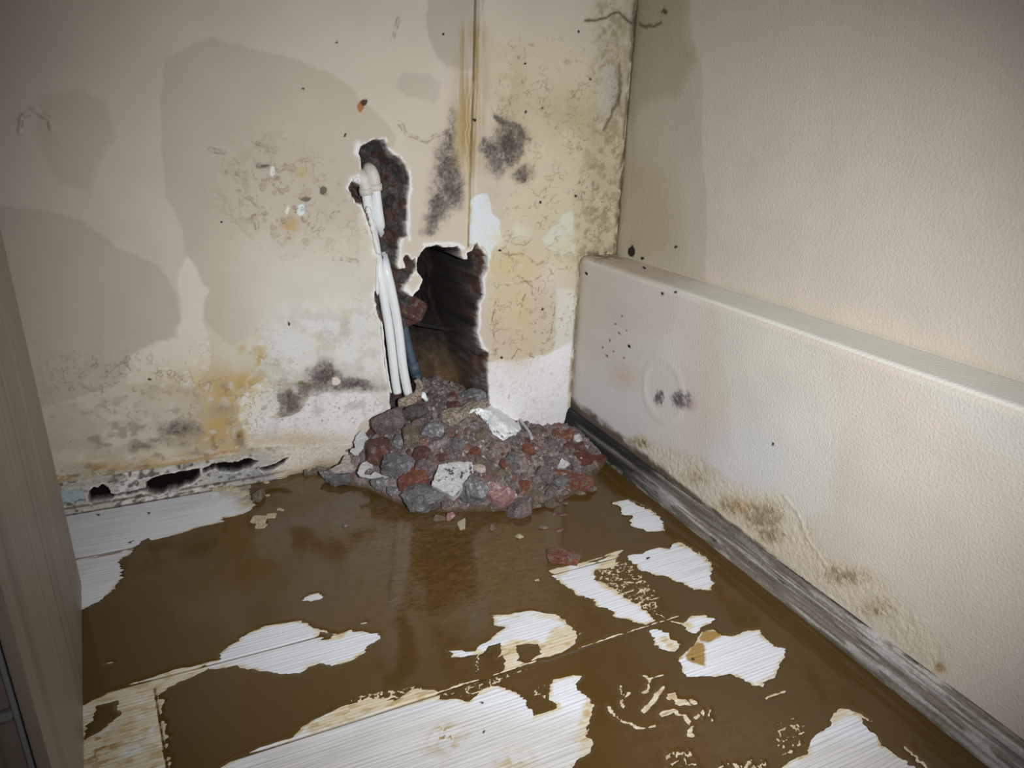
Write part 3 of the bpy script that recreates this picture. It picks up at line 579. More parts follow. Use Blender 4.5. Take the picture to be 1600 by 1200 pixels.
# floor colour
S.col[:] = (219, 222, 229)
seams = [-.2136, -.427, -.6405, -.852, -1.065, -1.28]
sm = np.full(XF.shape, 1.0)
for q in seams: sm = np.minimum(sm, np.abs(YF - q - .0006 * np.sin(XF * 9)))
bj = line_d(XF, YF, [FL(241, 1075), FL(264, 1220)]); sm = np.minimum(sm, bj)
for (xx, y0, y1) in [(-.40, -.2136, -.427), (-.75, -.427, -.6405), (-.35, -.852, -1.065), (-.95, -1.065, -1.28)]:
    sm = np.minimum(sm, line_d(XF, YF, [(xx, y0), (xx, y1)]))
CREAM = (208, 194, 162)
edge = smooth(-.008, -.0008, sdw) * smooth(.38, .6, fbm(XF * 40, YF * 60, 4, 541))
siltm = np.maximum(np.maximum(edge * .8, silt * .8), lace * .9)
for p, al, sf in [([(131, 1102), (204, 1067), (317, 1037), (325, 1046), (258, 1077), (250, 1090), (262, 1200), (262, 1260), (60, 1260)], .75, .01),
              ([(860, 985), (887, 976), (903, 990), (898, 1006), (852, 1027), (789, 1053), (784, 1010), (800, 1000), (850, 1005)], .9, .008),
              ([(776, 958), (827, 953), (870, 960), (880, 972), (850, 966), (800, 966)], .6, .005),
              ([(855, 890), (885, 884), (888, 893), (872, 905)], .75, .006), ([(1296, 1108), (1330, 1106), (1350, 1116), (1318, 1120), (1300, 1130)], .9, .005),
              ([(840, 1100), (868, 1100), (878, 1108), (835, 1122)], .9, .006), ([(520, 990), (560, 984), (540, 992), (530, 1000), (500, 1000), (490, 992)], .8, .006), ([(330, 745), (405, 752), (398, 790), (372, 796), (378, 775)], .6, .02)]:
    siltm = np.maximum(siltm, S.poly(p, sf) * al * smooth(.25, .5, fbm(XF * 30, YF * 60, 4, 543) + .1))
S.paint(CREAM, siltm)
S.paint((192, 188, 178), S.poly([(420, 1165), (560, 1125), (700, 1108), (840, 1120), (930, 1125), (930, 1330), (250, 1330)], .05) * (.45 + .3 * fbm(XF * 18, YF * 40, 3, 571)))
S.paint((194, 186, 168), S.poly([(1220, 1215), (1290, 1150), (1380, 1170), (1460, 1215), (1460, 1330), (1200, 1330)], .03) * .35)
S.paint((176, 152, 104), siltm * smooth(.55, .7, fbm(XF * 60, YF * 160, 4, 545)) * .8)
for p in [[(1088, 1004), (1101, 1006), (1103, 1030), (1100, 1041), (1084, 1036), (1075, 1032), (1076, 1020)], [(1096, 986), (1120, 988), (1130, 994), (1110, 1004), (1095, 1003)]]:
    S.paint((150, 118, 58), S.poly(p, .004) * .9)
for x, y, rx, ry, al in [(695, 1160, 26, 20, .7), (800, 1190, 30, 16, .7), (200, 1150, 40, 50, .4), (350, 770, 40, 10, .4)]:
    S.paint((176, 158, 120), S.blob(x, y, rx, ry) * al * smooth(.42, .58, fbm(XF * 70, YF * 70, 4, 547)))
S.paint((150, 120, 70), np.maximum(S.blob(150, 1170, 40, 30), S.blob(700, 1150, 20, 14)) * smooth(.55, .6, fbm(XF * 90, YF * 140, 4, 549)))
S.paint((150, 138, 120), S.blob(385, 770, 16, 22) * smooth(.4, .55, fbm(XF * 60, YF * 60, 4, 551)) * .9)
for x, y in [(205, 847), (754, 1096), (752, 1143), (1062, 838), (232, 802), (153, 805), (1010, 872), (1085, 1030)]:
    S.paint((50, 40, 26), smooth(.3, .5, S.blob(x, y, 2.5, 2)))
S.paint((92, 78, 56), smooth(.0022, .0008, sm) * .85)
S.paint((120, 104, 84), np.exp(-(S.line([(100, 877), (150, 870), (215, 855)]) / .005) ** 2) * smooth(.3, .5, fbm(XF * 50, YF * 150, 3, 561)) * .85)
S.paint((150, 134, 104), np.exp(-(S.line([(100, 800), (200, 784), (330, 762), (400, 752)]) / .008) ** 2) * .8)
zf = -.0022 * smooth(.0024, .0006, sm)
P = np.stack([XF, YF, zf], -1)
kf = NT('white_woodgrain_laminate'); v = kf.coord((1, 1, 1))
wv = kf.node('ShaderNodeTexWave', wave_type='BANDS', bands_direction='Y', wave_profile='SAW')
vm = kf.coord((.10, 1, 1)); kf.l.new(vm, wv.inputs['Vector']); wv.inputs['Scale'].default_value = 46
wv.inputs['Distortion'].default_value = 9; wv.inputs['Detail'].default_value = 2.5; wv.inputs['Detail Scale'].default_value = .55; wv.inputs['Detail Roughness'].default_value = .5
ng = kf.noise(kf.coord((6, 260, 1)), 1.0, 4, .6)
g1 = kf.ramp(wv.outputs['Fac'], [(.0, (.70, .71, .73)), (.30, (.97, .97, .97)), (1.0, (1.04, 1.04, 1.04))])
g2 = kf.ramp(ng, [(.36, (.78, .78, .79)), (.52, (1, 1, 1)), (.7, (1.05, 1.05, 1.05))])
c = kf.mix(1.0, kf.attr('tint'), g1, 'MULTIPLY'); c = kf.mix(.8, c, kf.mix(1.0, c, g2, 'MULTIPLY'))
kf.base(c); kf.rough(.42); kf.spec(.35)
kf.bump(kf.math('ADD', wv.outputs['Fac'], ng), .25, .0012)
me = grid_mesh('floor', P, S.col, kf.m)
tag(link('floor', me), 'white wood-grain plank floor, mostly under muddy water', None, None, 'structure')

zw = np.clip(sdw * .30, -.0035, .0016) + .0
out = (XF < -1.30)
kw = NT('muddy_water'); v = kw.coord()
nw = kw.noise(v, 7, 4, .6); nf = kw.noise(kw.coord((1, 2.2, 1)), 40, 5, .65, 1.0)
c = kw.ramp(nw, [(.25, tuple(lin((75, 56, 22)))), (.75, tuple(lin((81, 61, 27))))])
near = kw.attr('silt_reflect', 'Fac')
c = kw.mix(kw.math('MULTIPLY', near, .75), c, kw.ramp(nf, [(.35, tuple(lin((80, 60, 34)))), (.65, tuple(lin((116, 94, 62))))]))
kw.base(c); kw.rough(.09); kw.b.inputs['IOR'].default_value = 1.52
nb = kw.node('ShaderNodeBump'); nb.inputs['Distance'].default_value = .002; kw.l.new(kw.math('MULTIPLY', near, .12), nb.inputs['Strength'])
kw.l.new(kw.noise(kw.coord((1, 2, 1)), 60, 3, .5, .5), nb.inputs['Height']); kw.l.new(nb.outputs[0], kw.b.inputs['Normal'])
silt_reflect = np.maximum(S.blob(650, 830, 170, 60), np.maximum(S.blob(640, 900, 40, 90) * .9, S.blob(1100, 1160, 140, 60) * .35))  # paler silt by the pile; streak below the pipes is painted wall reflection
silt_reflect = np.maximum(silt_reflect, S.blob(480, 750, 80, 40) * .8)
silt_reflect = np.maximum(silt_reflect, S.blob(740, 880, 190, 110) * .75)  # paler centre: reflection of the wall put into the water colour
kp = zw > -.0030
keep = kp[:-1, :-1] | kp[1:, :-1] | kp[1:, 1:] | kp[:-1, 1:]
P = np.stack([XF, np.minimum(YF, .004), zw], -1)
me = grid_mesh('flood_water', P, None, kw.m, {'silt_reflect': silt_reflect}, keep=keep)
tag(link('flood_water', me), 'opaque muddy brown water pooled over the plank floor', 'water', None, 'stuff')

# ---------------------------------------------------------------- rest of the room
def box_me(name, lo, hi, mat, bev=0.0):
    bm = bmesh.new(); bmesh.ops.create_cube(bm, size=1)
    for v_ in bm.verts: v_.co = Vector([lo[i] + (v_.co[i] + .5) * (hi[i] - lo[i]) for i in range(3)])
    if bev: bmesh.ops.bevel(bm, geom=bm.edges[:], offset=bev, segments=2, affect='EDGES')
    m_ = bpy.data.meshes.new(name); bm.to_mesh(m_); bm.free(); m_.materials.append(mat); return m_
pw_ = plain('plain_cream_paint', (150, 140, 126), .8, .05, 6)
tag(link('wall_left', box_me('wall_left', (-2.0, -3.0, -.01), (-1.95, .0, 2.3), pw_)), 'plain cream wall behind the cabinet', None, None, 'structure')

# ---------------------------------------------------------------- rubble mound
hbx = [-.80, -.76, -.70, -.676, -.62, -.577, -.506, -.44, -.396, -.33, -.279, -.196, -.088, .0]
hbz = [-.03, -.02, -.01, .035, .095, .125, .150, .158, .158, .135, .110, .050, .014, .012]
fpts = sorted([FL(*p) for p in [(500, 742), (530, 757), (575, 765), (605, 780), (640, 795), (700, 802), (760, 800), (820, 800), (860, 790), (905, 772), (940, 735), (955, 715)]])
fx_, fy_ = [p[0] for p in fpts], [min(p[1], -.012) for p in fpts]
def mound_h(x, y):
    hb = np.interp(x, hbx, hbz); yf = np.interp(x, fx_, fy_)
    t = np.clip(y / yf, 0, 1.3)
    h = np.where(y < 0, hb * np.clip(1 - t, -.1, 1) ** 1.0 if False else hb * (1 - t) + .022 * np.sin(np.clip(t, 0, 1) * math.pi), hb + .12 * y)
    return np.where(t > 1.0, -.03 * (t - 1) * 3 - .001, h)
def hit_mound(px, py, lift=0.0):
    r = ray(px, py); lo = 1.2; st_ = .004
    for k in range(600):
        p = CAM + r * (lo + k * st_)
        if p[2] <= max(float(mound_h(p[0], p[1])), 0.0) + lift: return p
    return on_plane(px, py, 2)
xm = np.arange(-.80, .0, .0028); ym = np.arange(-.44, .20, .0028)
XM, YM = np.meshgrid(xm, ym, indexing='ij')
H = mound_h(XM, YM)
g1 = fbm(XM * 55, YM * 55, 4, 601); g2 = np.abs(fbm(XM * 130, YM * 130, 3, 603) - .5)
Hn = H + (.022 * (g1 - .45) + .022 * g2) * smooth(-.01, .02, H)
keepv = (Hn > -.006) & ((YM < .003) | ((XM > -.50) & (XM < -.282)))
kk = keepv[:-1, :-1] & keepv[1:, :-1] & keepv[1:, 1:] & keepv[:-1, 1:]
S = Sheet(XM, YM, FL, 0, 7)
S.col[:] = (146, 132, 127)
S.paint((116, 104, 100), smooth(.4, .6, fbm(XM * 16, YM * 16, 4, 611)))
S.paint((162, 150, 146), smooth(.52, .62, fbm(XM * 70, YM * 70, 3, 613)) * .8)
S.paint((138, 94, 80), smooth(.66, .72, fbm(XM * 45, YM * 45, 3, 615)) * .8)
S.paint((205, 200, 196), smooth(.74, .78, fbm(XM * 150, YM * 150, 2, 617)) * .9)
S.paint((86, 66, 42), smooth(.012, .0, H) * .9)
km = NT('gravelly_debris'); v = km.coord()
c = km.mix(1.0, km.attr('tint'), km.ramp(km.noise(v, 190, 6, .75), [(.3, (.45, .43, .42)), (.5, (1, 1, 1)), (.72, (1.7, 1.7, 1.7))]), 'MULTIPLY')
km.base(c); km.rough(.8); km.bump(km.noise(v, 170, 6, .75), 1.0, .006)
me = grid_mesh('rubble_heap', np.stack([XM, YM, Hn], -1), S.col, km.m, keep=kk)
tag(link('rubble_heap', me), 'heap of fine mauve-brown mortar grit under the stones below the cavity', 'rubble', None, 'stuff')

# ---------------------------------------------------------------- stones
_b = bmesh.new(); bmesh.ops.create_icosphere(_b, subdivisions=5, radius=1)
ICO_V = np.array([v_.co[:] for v_ in _b.verts]); ICO_F = [[v_.index for v_ in f_.verts] for f_ in _b.faces]; _b.free()
_b = bmesh.new(); bmesh.ops.create_icosphere(_b, subdivisions=2, radius=1)
ICO2_V = np.array([v_.co[:] for v_ in _b.verts]); ICO2_F = [[v_.index for v_ in f_.verts] for f_ in _b.faces]; _b.free()
CR = np.array([M[0][0], M[0][1], 0]); CR /= np.linalg.norm(CR)          # horizontal axis across the view
CF = np.array([-CR[1], CR[0], 0])
def rock_mesh(name, dims, kind, seed, mat, roll=0.0, small=False):
    rng = np.random.RandomState(seed)
    Vv = (ICO2_V if small else ICO_V).copy(); F = ICO2_F if small else ICO_F
    if kind in ('brick', 'slab'):
        nrm = [np.array(a_, float) for a_ in [(1, 0, 0), (-1, 0, 0), (0, 1, 0), (0, -1, 0), (0, 0, 1), (0, 0, -1)]]
        nrm = [n_ + rng.normal(0, .10, 3) for n_ in nrm]
        nrm += [rng.normal(0, 1, 3) for _ in range(3)]; ds = [.80] * 6 + [1.02] * 3
    elif kind == 'shard':
        nrm = [np.array([math.cos(a_), math.sin(a_), 0]) for a_ in (0.4, 2.2, 3.9, 5.2)] + [np.array((0, 0, 1.)), np.array((0, 0, -1.))]
        nrm = [n_ + rng.normal(0, .08, 3) for n_ in nrm]; ds = [.55, .7, .6, .75, .8, .8]
    else:
        nrm = [rng.normal(0, 1, 3) for _ in range(13)]; ds = list(rng.uniform(.66, .95, 13))
    rad = np.full(len(Vv), 1.15)
    for n_, d_ in zip(nrm, ds):
        n_ = n_ / np.linalg.norm(n_); dp = Vv @ n_
        rad = np.where(dp > .05, np.minimum(rad, d_ / np.maximum(dp, .05)), rad)
    P_ = Vv * rad[:, None]
    P_ /= np.abs(P_).max(0)
    # surface roughness
    for i in range(len(P_)):
        q = Vector(P_[i] * 2.2) + Vector((seed * 1.7, 0, 0)); amp = .075 if kind == 'lump' else .04
        P_[i] *= 1 + amp * mnoise.fractal(q, .62, 2.0, 6)
    P_ *= np.array(dims) / 2
    # local frame: x across the view, y away, z up
    ca, sa = math.cos(roll), math.sin(roll)
    A = np.stack([CR * ca + np.array([0, 0, 1]) * sa, CF, -CR * sa + np.array([0, 0, 1]) * ca])
    yaw = rng.uniform(-.25, .25); pit = rng.uniform(-.2, .2) + (.35 if kind in ('slab', 'shard') else 0)
    Ry = np.array([[math.cos(yaw), -math.sin(yaw), 0], [math.sin(yaw), math.cos(yaw), 0], [0, 0, 1]])
    Rp = np.array([[1, 0, 0], [0, math.cos(pit), -math.sin(pit)], [0, math.sin(pit), math.cos(pit)]])
    P_ = (P_ @ Rp.T @ Ry.T) @ A
    me_ = bpy.data.meshes.new(name); me_.from_pydata([tuple(p) for p in P_], [], F); me_.update()
    me_.polygons.foreach_set('use_smooth', np.ones(len(F), dtype=bool))
    try: me_.set_sharp_from_angle(angle=math.radians(32))
    except Exception: pass
    me_.materials.append(mat); return me_
def stone(name, px, py, wpx, hpx, mk, kind, label, cat='rubble', group=None, roll=0.0, seed=None, lift=0.0, small=False, ground=False):
    p = on_plane(px, py + hpx * .2, 2) if ground else hit_mound(px, py + hpx * .12)
    dist = np.dot(M[2], p - CAM); k_ = dist / FPX
    wm, hm = wpx * k_, hpx * k_
    dims = {'lump': (wm, hm * 1.05, hm * .80), 'brick': (wm, hm * .95, hm * .75), 'slab': (wm, hm * 1.5, hm * .42), 'shard': (wm, hm * 1.2, max(hm * .35, .006))}[kind]
    me_ = rock_mesh(name, dims, kind, seed if seed is not None else int(px * 7 + py * 13) % 9973, RM[mk], roll, small)
    o = link(name, me_); zc = p[2] + dims[2] * .22 + lift
    c_ = np.array([p[0], p[1], zc]) - ray(px, py) * 0.0
    o.location = Vector(c_); tag(o, label, cat, group); return o

HERO = [
 ('concrete_lump', 661, 780, 72, 46, 'grey', 'lump', 'big dark grey concrete lump at the front foot of the pile, in the water', 0.1),
 ('mortar_lump', 740, 770, 48, 54, 'blue', 'lump', 'pale blue-grey mortar lump between the white pitted chunk and the pink brick piece', 0),
 ('brick_piece', 646, 749, 46, 28, 'red', 'brick', 'red wedge-shaped brick piece just behind the big dark grey concrete lump', .35),
 ('stone', 811, 798, 38, 32, 'mauve', 'lump', 'round grey-mauve stone standing in the water in front of the pink brick piece', 0),
 ('mortar_lump', 613, 663, 58, 46, 'mauve', 'lump', 'large mauve mortar block at the upper left of the pile, left of the pipes', .1),
 ('mortar_lump', 618, 726, 50, 38, 'grey', 'lump', 'flat grey mortar lump on the left flank, right of the red-brown brick block', 0),
 ('stone', 597, 754, 34, 24, 'blue', 'lump', 'blue-grey stone with white paint edges at the left waterline', -.35),
 ('stone', 614, 768, 24, 20, 'blue', 'lump', 'small pale grey stone at the waterline, left of the big concrete lump', 0),
 ('brick_piece', 901, 756, 46, 26, 'wet', 'brick', 'wet red brick piece at the right waterline', 0),
 ('plaster_flake', 903, 688, 14, 20, 'white', 'lump', 'crumpled white flake by the corner, right of the rust-red brick end', 0),
 ('stone', 852, 746, 32, 32, 'mauve', 'lump', 'mauve-grey stone left of the oval grey stone on the right waterline', 0),
 ('stone', 873, 753, 30, 22, 'grey', 'lump', 'oval grey stone in front of the orange-red brick slab', .2),
 ('mortar_lump', 838, 777, 34, 20, 'brown', 'lump', 'brown-grey mortar lump between the pink brick piece and the oval grey stone', -.3),
 ('brick_piece', 743, 706, 20, 16, 'red', 'lump', 'small red triangular brick bit right above the pink-white pebble, mid pile', 0),
 ('brick_piece', 824, 703, 24, 18, 'red', 'lump', 'round red brick bit below the plastic sheet, right of centre', 0),
 ('brick_piece', 660, 711, 22, 24, 'dred', 'brick', 'dark red brick nugget left of centre, above the red wedge-shaped brick', 0),
 ('brick_piece', 786, 727, 16, 18, 'red', 'lump', 'rusty brown brick bit above the pink brick piece', 0),
 ('mortar_lump', 643, 684, 28, 34, 'brown', 'brick', 'upright brown mortar block right of the large mauve block', 0),
 ('stone', 678, 676, 36, 30, 'blue', 'lump', 'blue-grey stone with a pale edge left of the knotted rag', 0),
 ('brick_piece', 593, 706, 38, 38, 'dred', 'brick', 'large dark red-brown brick block right of the tall white shard', 0),
 ('mortar_lump', 621, 692, 20, 26, 'blue', 'lump', 'narrow pale-veined grey lump under the large mauve block', 0),
 ('brick_sliver', 743, 678, 36, 12, 'brown', 'slab', 'long brown brick sliver under the plastic sheet', 0),
 ('pebble', 749, 733, 22, 17, 'slab', 'lump', 'pink-white pebble touching the top right of the white pitted chunk', -.2),
 ('stone', 634, 729, 24, 28, 'blue', 'brick', 'bluish slate-like piece beside the flat grey mortar lump', .3),
 ('mortar_lump', 667, 733, 34, 28, 'mauve', 'lump', 'mauve mortar lump between the red wedge-shaped brick and the white pitted chunk', 0),
 ('pebble', 699, 786, 18, 24, 'mauve', 'lump', 'small mauve pebble right beside the big dark grey concrete lump', 0),
 ('stone', 770, 794, 18, 18, 'brown', 'lump', 'muddy brown stone half sunk below the pink brick piece', 0),
 ('brick_piece', 710, 634, 24, 16, 'dred', 'lump', 'dark red peaked brick bit at the top of the pile, behind the knotted rag', 0),
 ('mortar_lump', 738, 622, 40, 28, 'blue', 'lump', 'bluish mortar clump at the mouth of the deep cavity', 0),
 ('mortar_lump', 650, 648, 38, 30, 'dark', 'lump', 'dark grey mortar lump below the foot of the pipes', 0),
 ('stone', 547, 690, 22, 24, 'dark', 'brick', 'small dark block against the wall left of the tall white shard', 0),
 ('brick_piece', 585, 672, 24, 12, 'dred', 'slab', 'thin dark red sliver leaning on the wall at the upper left rim', .5),
 ('brick_piece', 567, 683, 20, 10, 'dred', 'slab', 'lower thin dark red sliver along the wall, above the white shard', .5),
 ('stone', 924, 764, 16, 16, 'brown', 'lump', 'greenish brown stone in the water right of the wet red brick', 0),
 ('stone', 905, 770, 20, 12, 'brown', 'lump', 'low brown stone at the water edge under the wet red brick', 0),
 ('brick_piece', 902, 698, 24, 16, 'dred', 'slab', 'flat dark red piece between the rust-red brick end and the tilted tile', 0),
 ('stone', 862, 772, 20, 20, 'mauve', 'lump', 'small mauve stone directly under the oval grey stone', 0),
 ('stone', 860, 722, 28, 24, 'mauve', 'lump', 'mauve mortar piece left of the bright white triangular shard', 0),
 ('stone', 800, 718, 26, 22, 'grey', 'lump', 'grey mortar piece in the middle of the right half of the pile', 0),
 ('stone', 716, 694, 30, 22, 'grey', 'lump', 'grey-green mortar piece under the knotted rag', 0),
 ('brick_piece', 692, 716, 30, 16, 'dred', 'lump', 'dull red brick bit right above the white pitted chunk', .2),
 ('pebble', 788, 784, 20, 14, 'brown', 'lump', 'brown pebble wedged behind the round grey-mauve stone', 0),
 ('pebble', 861, 789, 20, 18, 'brown', 'lump', 'glossy brown pebble nearest the water on the right front', 0),
 ('pebble', 836, 790, 18, 14, 'brown', 'lump', 'small brown pebble right of the round grey-mauve stone', 0),
 ('brick_piece', 820, 760, 18, 18, 'red', 'lump', 'orange-red brick bit right of the pink brick piece', 0),
]
for i, h_ in enumerate(HERO):
    n_, px, py, w_, hh, mk, kd, lb, rl = h_
    stone(n_, px, py, w_ * 1.1, hh * 1.18, mk, kd, lb, 'stone' if n_ in ('stone', 'pebble') else 'rubble', None, rl)
FLAKES = []
def flake(name, label, pts, mk, thick, up=.8, seed=0, lift=.004, cat='rubble'):
    cx_ = sum(p[0] for p in pts) / len(pts); cy_ = sum(p[1] for p in pts) / len(pts)
    c0 = hit_mound(cx_, cy_) ; rr_ = ray(cx_, cy_); rr_ = rr_ / np.linalg.norm(rr_); c0 = c0 - rr_ * (lift + thick * .4 + .010); FLAKES.append(pts)
    nn = -rr_ * (1 - up) + np.array([0, 0, 1]) * up; nn /= np.linalg.norm(nn)
    out_ = []
    for i in range(len(pts)):
        a_, b_ = pts[i], pts[(i + 1) % len(pts)]; n_ = max(1, int(math.hypot(a_[0] - b_[0], a_[1] - b_[1]) / 2.5))
        for k in range(n_):
            t = k / n_; x = a_[0] + (b_[0] - a_[0]) * t; y = a_[1] + (b_[1] - a_[1]) * t
            x += .9 * mnoise.noise(Vector((x * .35, y * .35, seed))); y += .9 * mnoise.noise(Vector((x * .35, y * .35, seed + 9)))
            r_ = ray(x, y); out_.append(Vector(CAM + r_ * (((c0 - CAM) @ nn) / (r_ @ nn)) - c0))
    bm = bmesh.new(); vs0 = [bm.verts.new(p) for p in out_]; f0 = bm.faces.new(vs0)
    ex = bmesh.ops.extrude_face_region(bm, geom=[f0])
    lo_ = [v for v in ex['geom'] if isinstance(v, bmesh.types.BMVert)]
    cen = sum((v.co for v in lo_), Vector()) / len(lo_)
    for v in lo_: v.co = cen + (v.co - cen) * .90 - Vector(nn) * thick
    bmesh.ops.triangulate(bm, faces=bm.faces[:])
    for _ in range(2):
        long_ = [e for e in bm.edges if e.calc_length() > .008]
        if long_: bmesh.ops.subdivide_edges(bm, edges=long_, cuts=1); bmesh.ops.triangulate(bm, faces=bm.faces[:])
    bmesh.ops.recalc_face_normals(bm, faces=bm.faces[:])
    for v in bm.verts:
        q = v.co * 55 + Vector((seed, 0, 0)); v.co += Vector(nn) * (mnoise.fractal(q, .7, 2, 4) * min(.005, thick * .5)) + Vector((mnoise.noise(q * 2), mnoise.noise(q * 2 + Vector((5, 0, 0))), 0)) * .0012
    me_ = bpy.data.meshes.new(name); bm.to_mesh(me_); bm.free(); me_.materials.append(RM[mk])
    o = link(name, me_); o.location = Vector(c0); tag(o, label, cat); return o
flake('plaster_chunk', 'white plaster-faced chunk with dark pits, the brightest lump in the middle of the pile', [(686, 727), (699, 722), (738, 722), (740, 739), (732, 755), (718, 765), (708, 775), (695, 768), (674, 758), (680, 742)], 'spot', .045, .55, 1, .012)
flake('brick_piece', 'pink speckled brick piece at the front edge of the pile', [(762, 753), (778, 754), (795, 760), (805, 775), (797, 781), (781, 784), (767, 777), (761, 770)], 'pink', .026, .7, 2, .008)
flake('concrete_piece', 'flat dark grey concrete piece at the far left tip of the pile', [(498, 739), (515, 734), (545, 732), (562, 733), (560, 744), (548, 752), (522, 754), (508, 748)], 'grey', .014, .85, 3, .002)
flake('plaster_slab', 'pinkish white plaster slab lying on the far left tip of the pile', [(514, 734), (531, 725), (538, 712), (550, 710), (560, 718), (567, 723), (565, 731), (546, 736), (522, 738)], 'slab', .008, .8, 4, .014)
flake('plaster_shard', 'tall white plaster shard standing upright on the left flank', [(564, 671), (571, 677), (575, 684), (576, 695), (571, 700), (569, 709), (568, 720), (562, 720), (557, 713), (547, 707), (548, 702), (555, 700), (553, 691), (557, 681)], 'white', .007, .35, 5, .012)
flake('plaster_shard', 'curled white plaster strip at the left waterline, under the tall white shard', [(564, 725), (574, 719), (583, 726), (582, 731), (576, 729), (568, 735), (567, 742), (580, 742), (585, 737), (599, 743), (615, 736), (618, 740), (602, 748), (592, 746), (581, 748), (562, 745), (558, 738)], 'white', .005, .6, 6, .020)
flake('tile_piece', 'square dark red tile piece tilted up at the right edge of the pile', [(896, 707), (916, 703), (923, 708), (930, 712), (926, 723), (912, 729), (903, 733), (898, 719)], 'tile', .010, .5, 7, .010)
flake('tile_piece', 'thin brown-red tile tongue pointing to the right skirting', [(928, 711), (947, 710), (954, 714), (944, 721), (925, 726)], 'tile', .008, .7, 8, .004)
flake('plaster_shard', 'small bright white triangular shard on the right flank', [(878, 715), (891, 725), (882, 732), (870, 731)], 'white', .008, .5, 9, .012)
flake('brick_piece', 'orange-red brick slab just below the white triangular shard', [(864, 733), (884, 733), (897, 739), (912, 740), (920, 747), (912, 752), (892, 752), (884, 747), (869, 741)], 'red', .012, .75, 10, .010)
flake('brick_piece', 'rust-red brick end next to the wall at the right rear of the pile', [(864, 672), (895, 671), (898, 686), (880, 694), (863, 688)], 'red', .022, .4, 11, .006)
flake('stone', 'pale veined grey flake against the dark block at the left rim', [(538, 692), (548, 684), (553, 690), (550, 702), (540, 706)], 'blue', .006, .4, 12, .012)
flake('plaster_flake', 'white flake in a hollow of the large dark red-brown brick block', [(589, 694), (603, 687), (602, 695), (594, 699)], 'slab', .005, .5, 13, .016)
flake('plaster_flake', 'thin white plaster edge beside the knotted bag end, leaning left', [(664, 671), (686, 660), (690, 663), (670, 672)], 'white', .005, .5, 14, .020)
LOOSE = [
 ('brick_piece', 881, 870, 54, 24, 'wet', 'brick', 'wet red and grey brick lying alone in the water away from the pile', -.12),
 ('pebble', 703, 806, 16, 18, 'pink', 'lump', 'pink pebble with twigs in the water in front of the big concrete lump', 0),
 ('plaster_flake', 722, 818, 18, 22, 'cream', 'shard', 'cream triangular flake lying in the water in front of the pile', .2),
 ('splinter', 690, 811, 26, 8, 'brown', 'slab', 'thin brown splinter left of the pink pebble in the water', -.3),
 ('pebble', 811, 838, 14, 9, 'cream', 'lump', 'pale pebble alone in the water below the round grey-mauve stone', 0),
 ('splinter', 875, 804, 26, 6, 'dred', 'slab', 'thin red splinter floating right of the round grey-mauve stone', -.1),
 ('splinter', 869, 828, 22, 6, 'red', 'slab', 'small flat red chip in the water above the lone wet brick', .2),
 ('pebble', 770, 824, 12, 12, 'brown', 'lump', 'tiny brown pebble right of the cream triangular flake', 0),
 ('pebble', 538, 821, 10, 7, 'grey', 'lump', 'tiny grey pebble alone in the water left of the pile', 0),
 ('pebble', 848, 824, 16, 8, 'brown', 'lump', 'muddy brown pebble left of the small flat red chip', 0),
 ('pebble', 883, 786, 12, 8, 'brown', 'lump', 'brown pebble alone below the low brown stone', 0),
 ('plaster_flake', 404, 812, 28, 14, 'cream', 'slab', 'largest cream plaster flake on the water by the dry planks at left', .1),
 ('plaster_flake', 424, 806, 16, 9, 'cream', 'slab', 'cream flake just right of the largest one at left', 0),
 ('plaster_flake', 408, 822, 20, 8, 'cream', 'slab', 'narrow cream flake in front of the largest one at left', 0),
 ('plaster_flake', 438, 797, 13, 5, 'cream', 'slab', 'small cream flake farthest right of the flakes at left', 0),
 ('plaster_flake', 430, 741, 40, 15, 'cream', 'slab', 'long muddy cream plaster piece at the foot of the back wall', -.1),
 ('plaster_flake', 352, 762, 38, 12, 'cream', 'slab', 'pale plaster piece on the dry planks by the rotten skirting', -.2),
 ('plaster_flake', 416, 753, 10, 9, 'cream', 'lump', 'small cream crumb below the long muddy plaster piece', 0),
 ('plaster_flake', 418, 774, 9, 6, 'cream', 'lump', 'small cream crumb between the wall and the largest cream flake', 0),
 ('pebble', 405, 775, 16, 26, 'brown', 'lump', 'clod of brown mud at the right end of the dry planks', 0),
 ('plaster_flake', 480, 712, 18, 8, 'brown', 'slab', 'muddy flake at the wall foot left of the pile', 0),
 ('plaster_flake', 505, 708, 14, 7, 'cream', 'slab', 'small pale flake at the wall foot beside the pile', 0),
]
for h_ in LOOSE:
    n_, px, py, w_, hh, mk, kd, lb, rl = h_
    stone(n_, px, py, w_, hh * 1.1, mk, kd, lb, 'stone' if n_ == 'pebble' else ('splinter' if n_ == 'splinter' else 'rubble'), None, rl, ground=True)

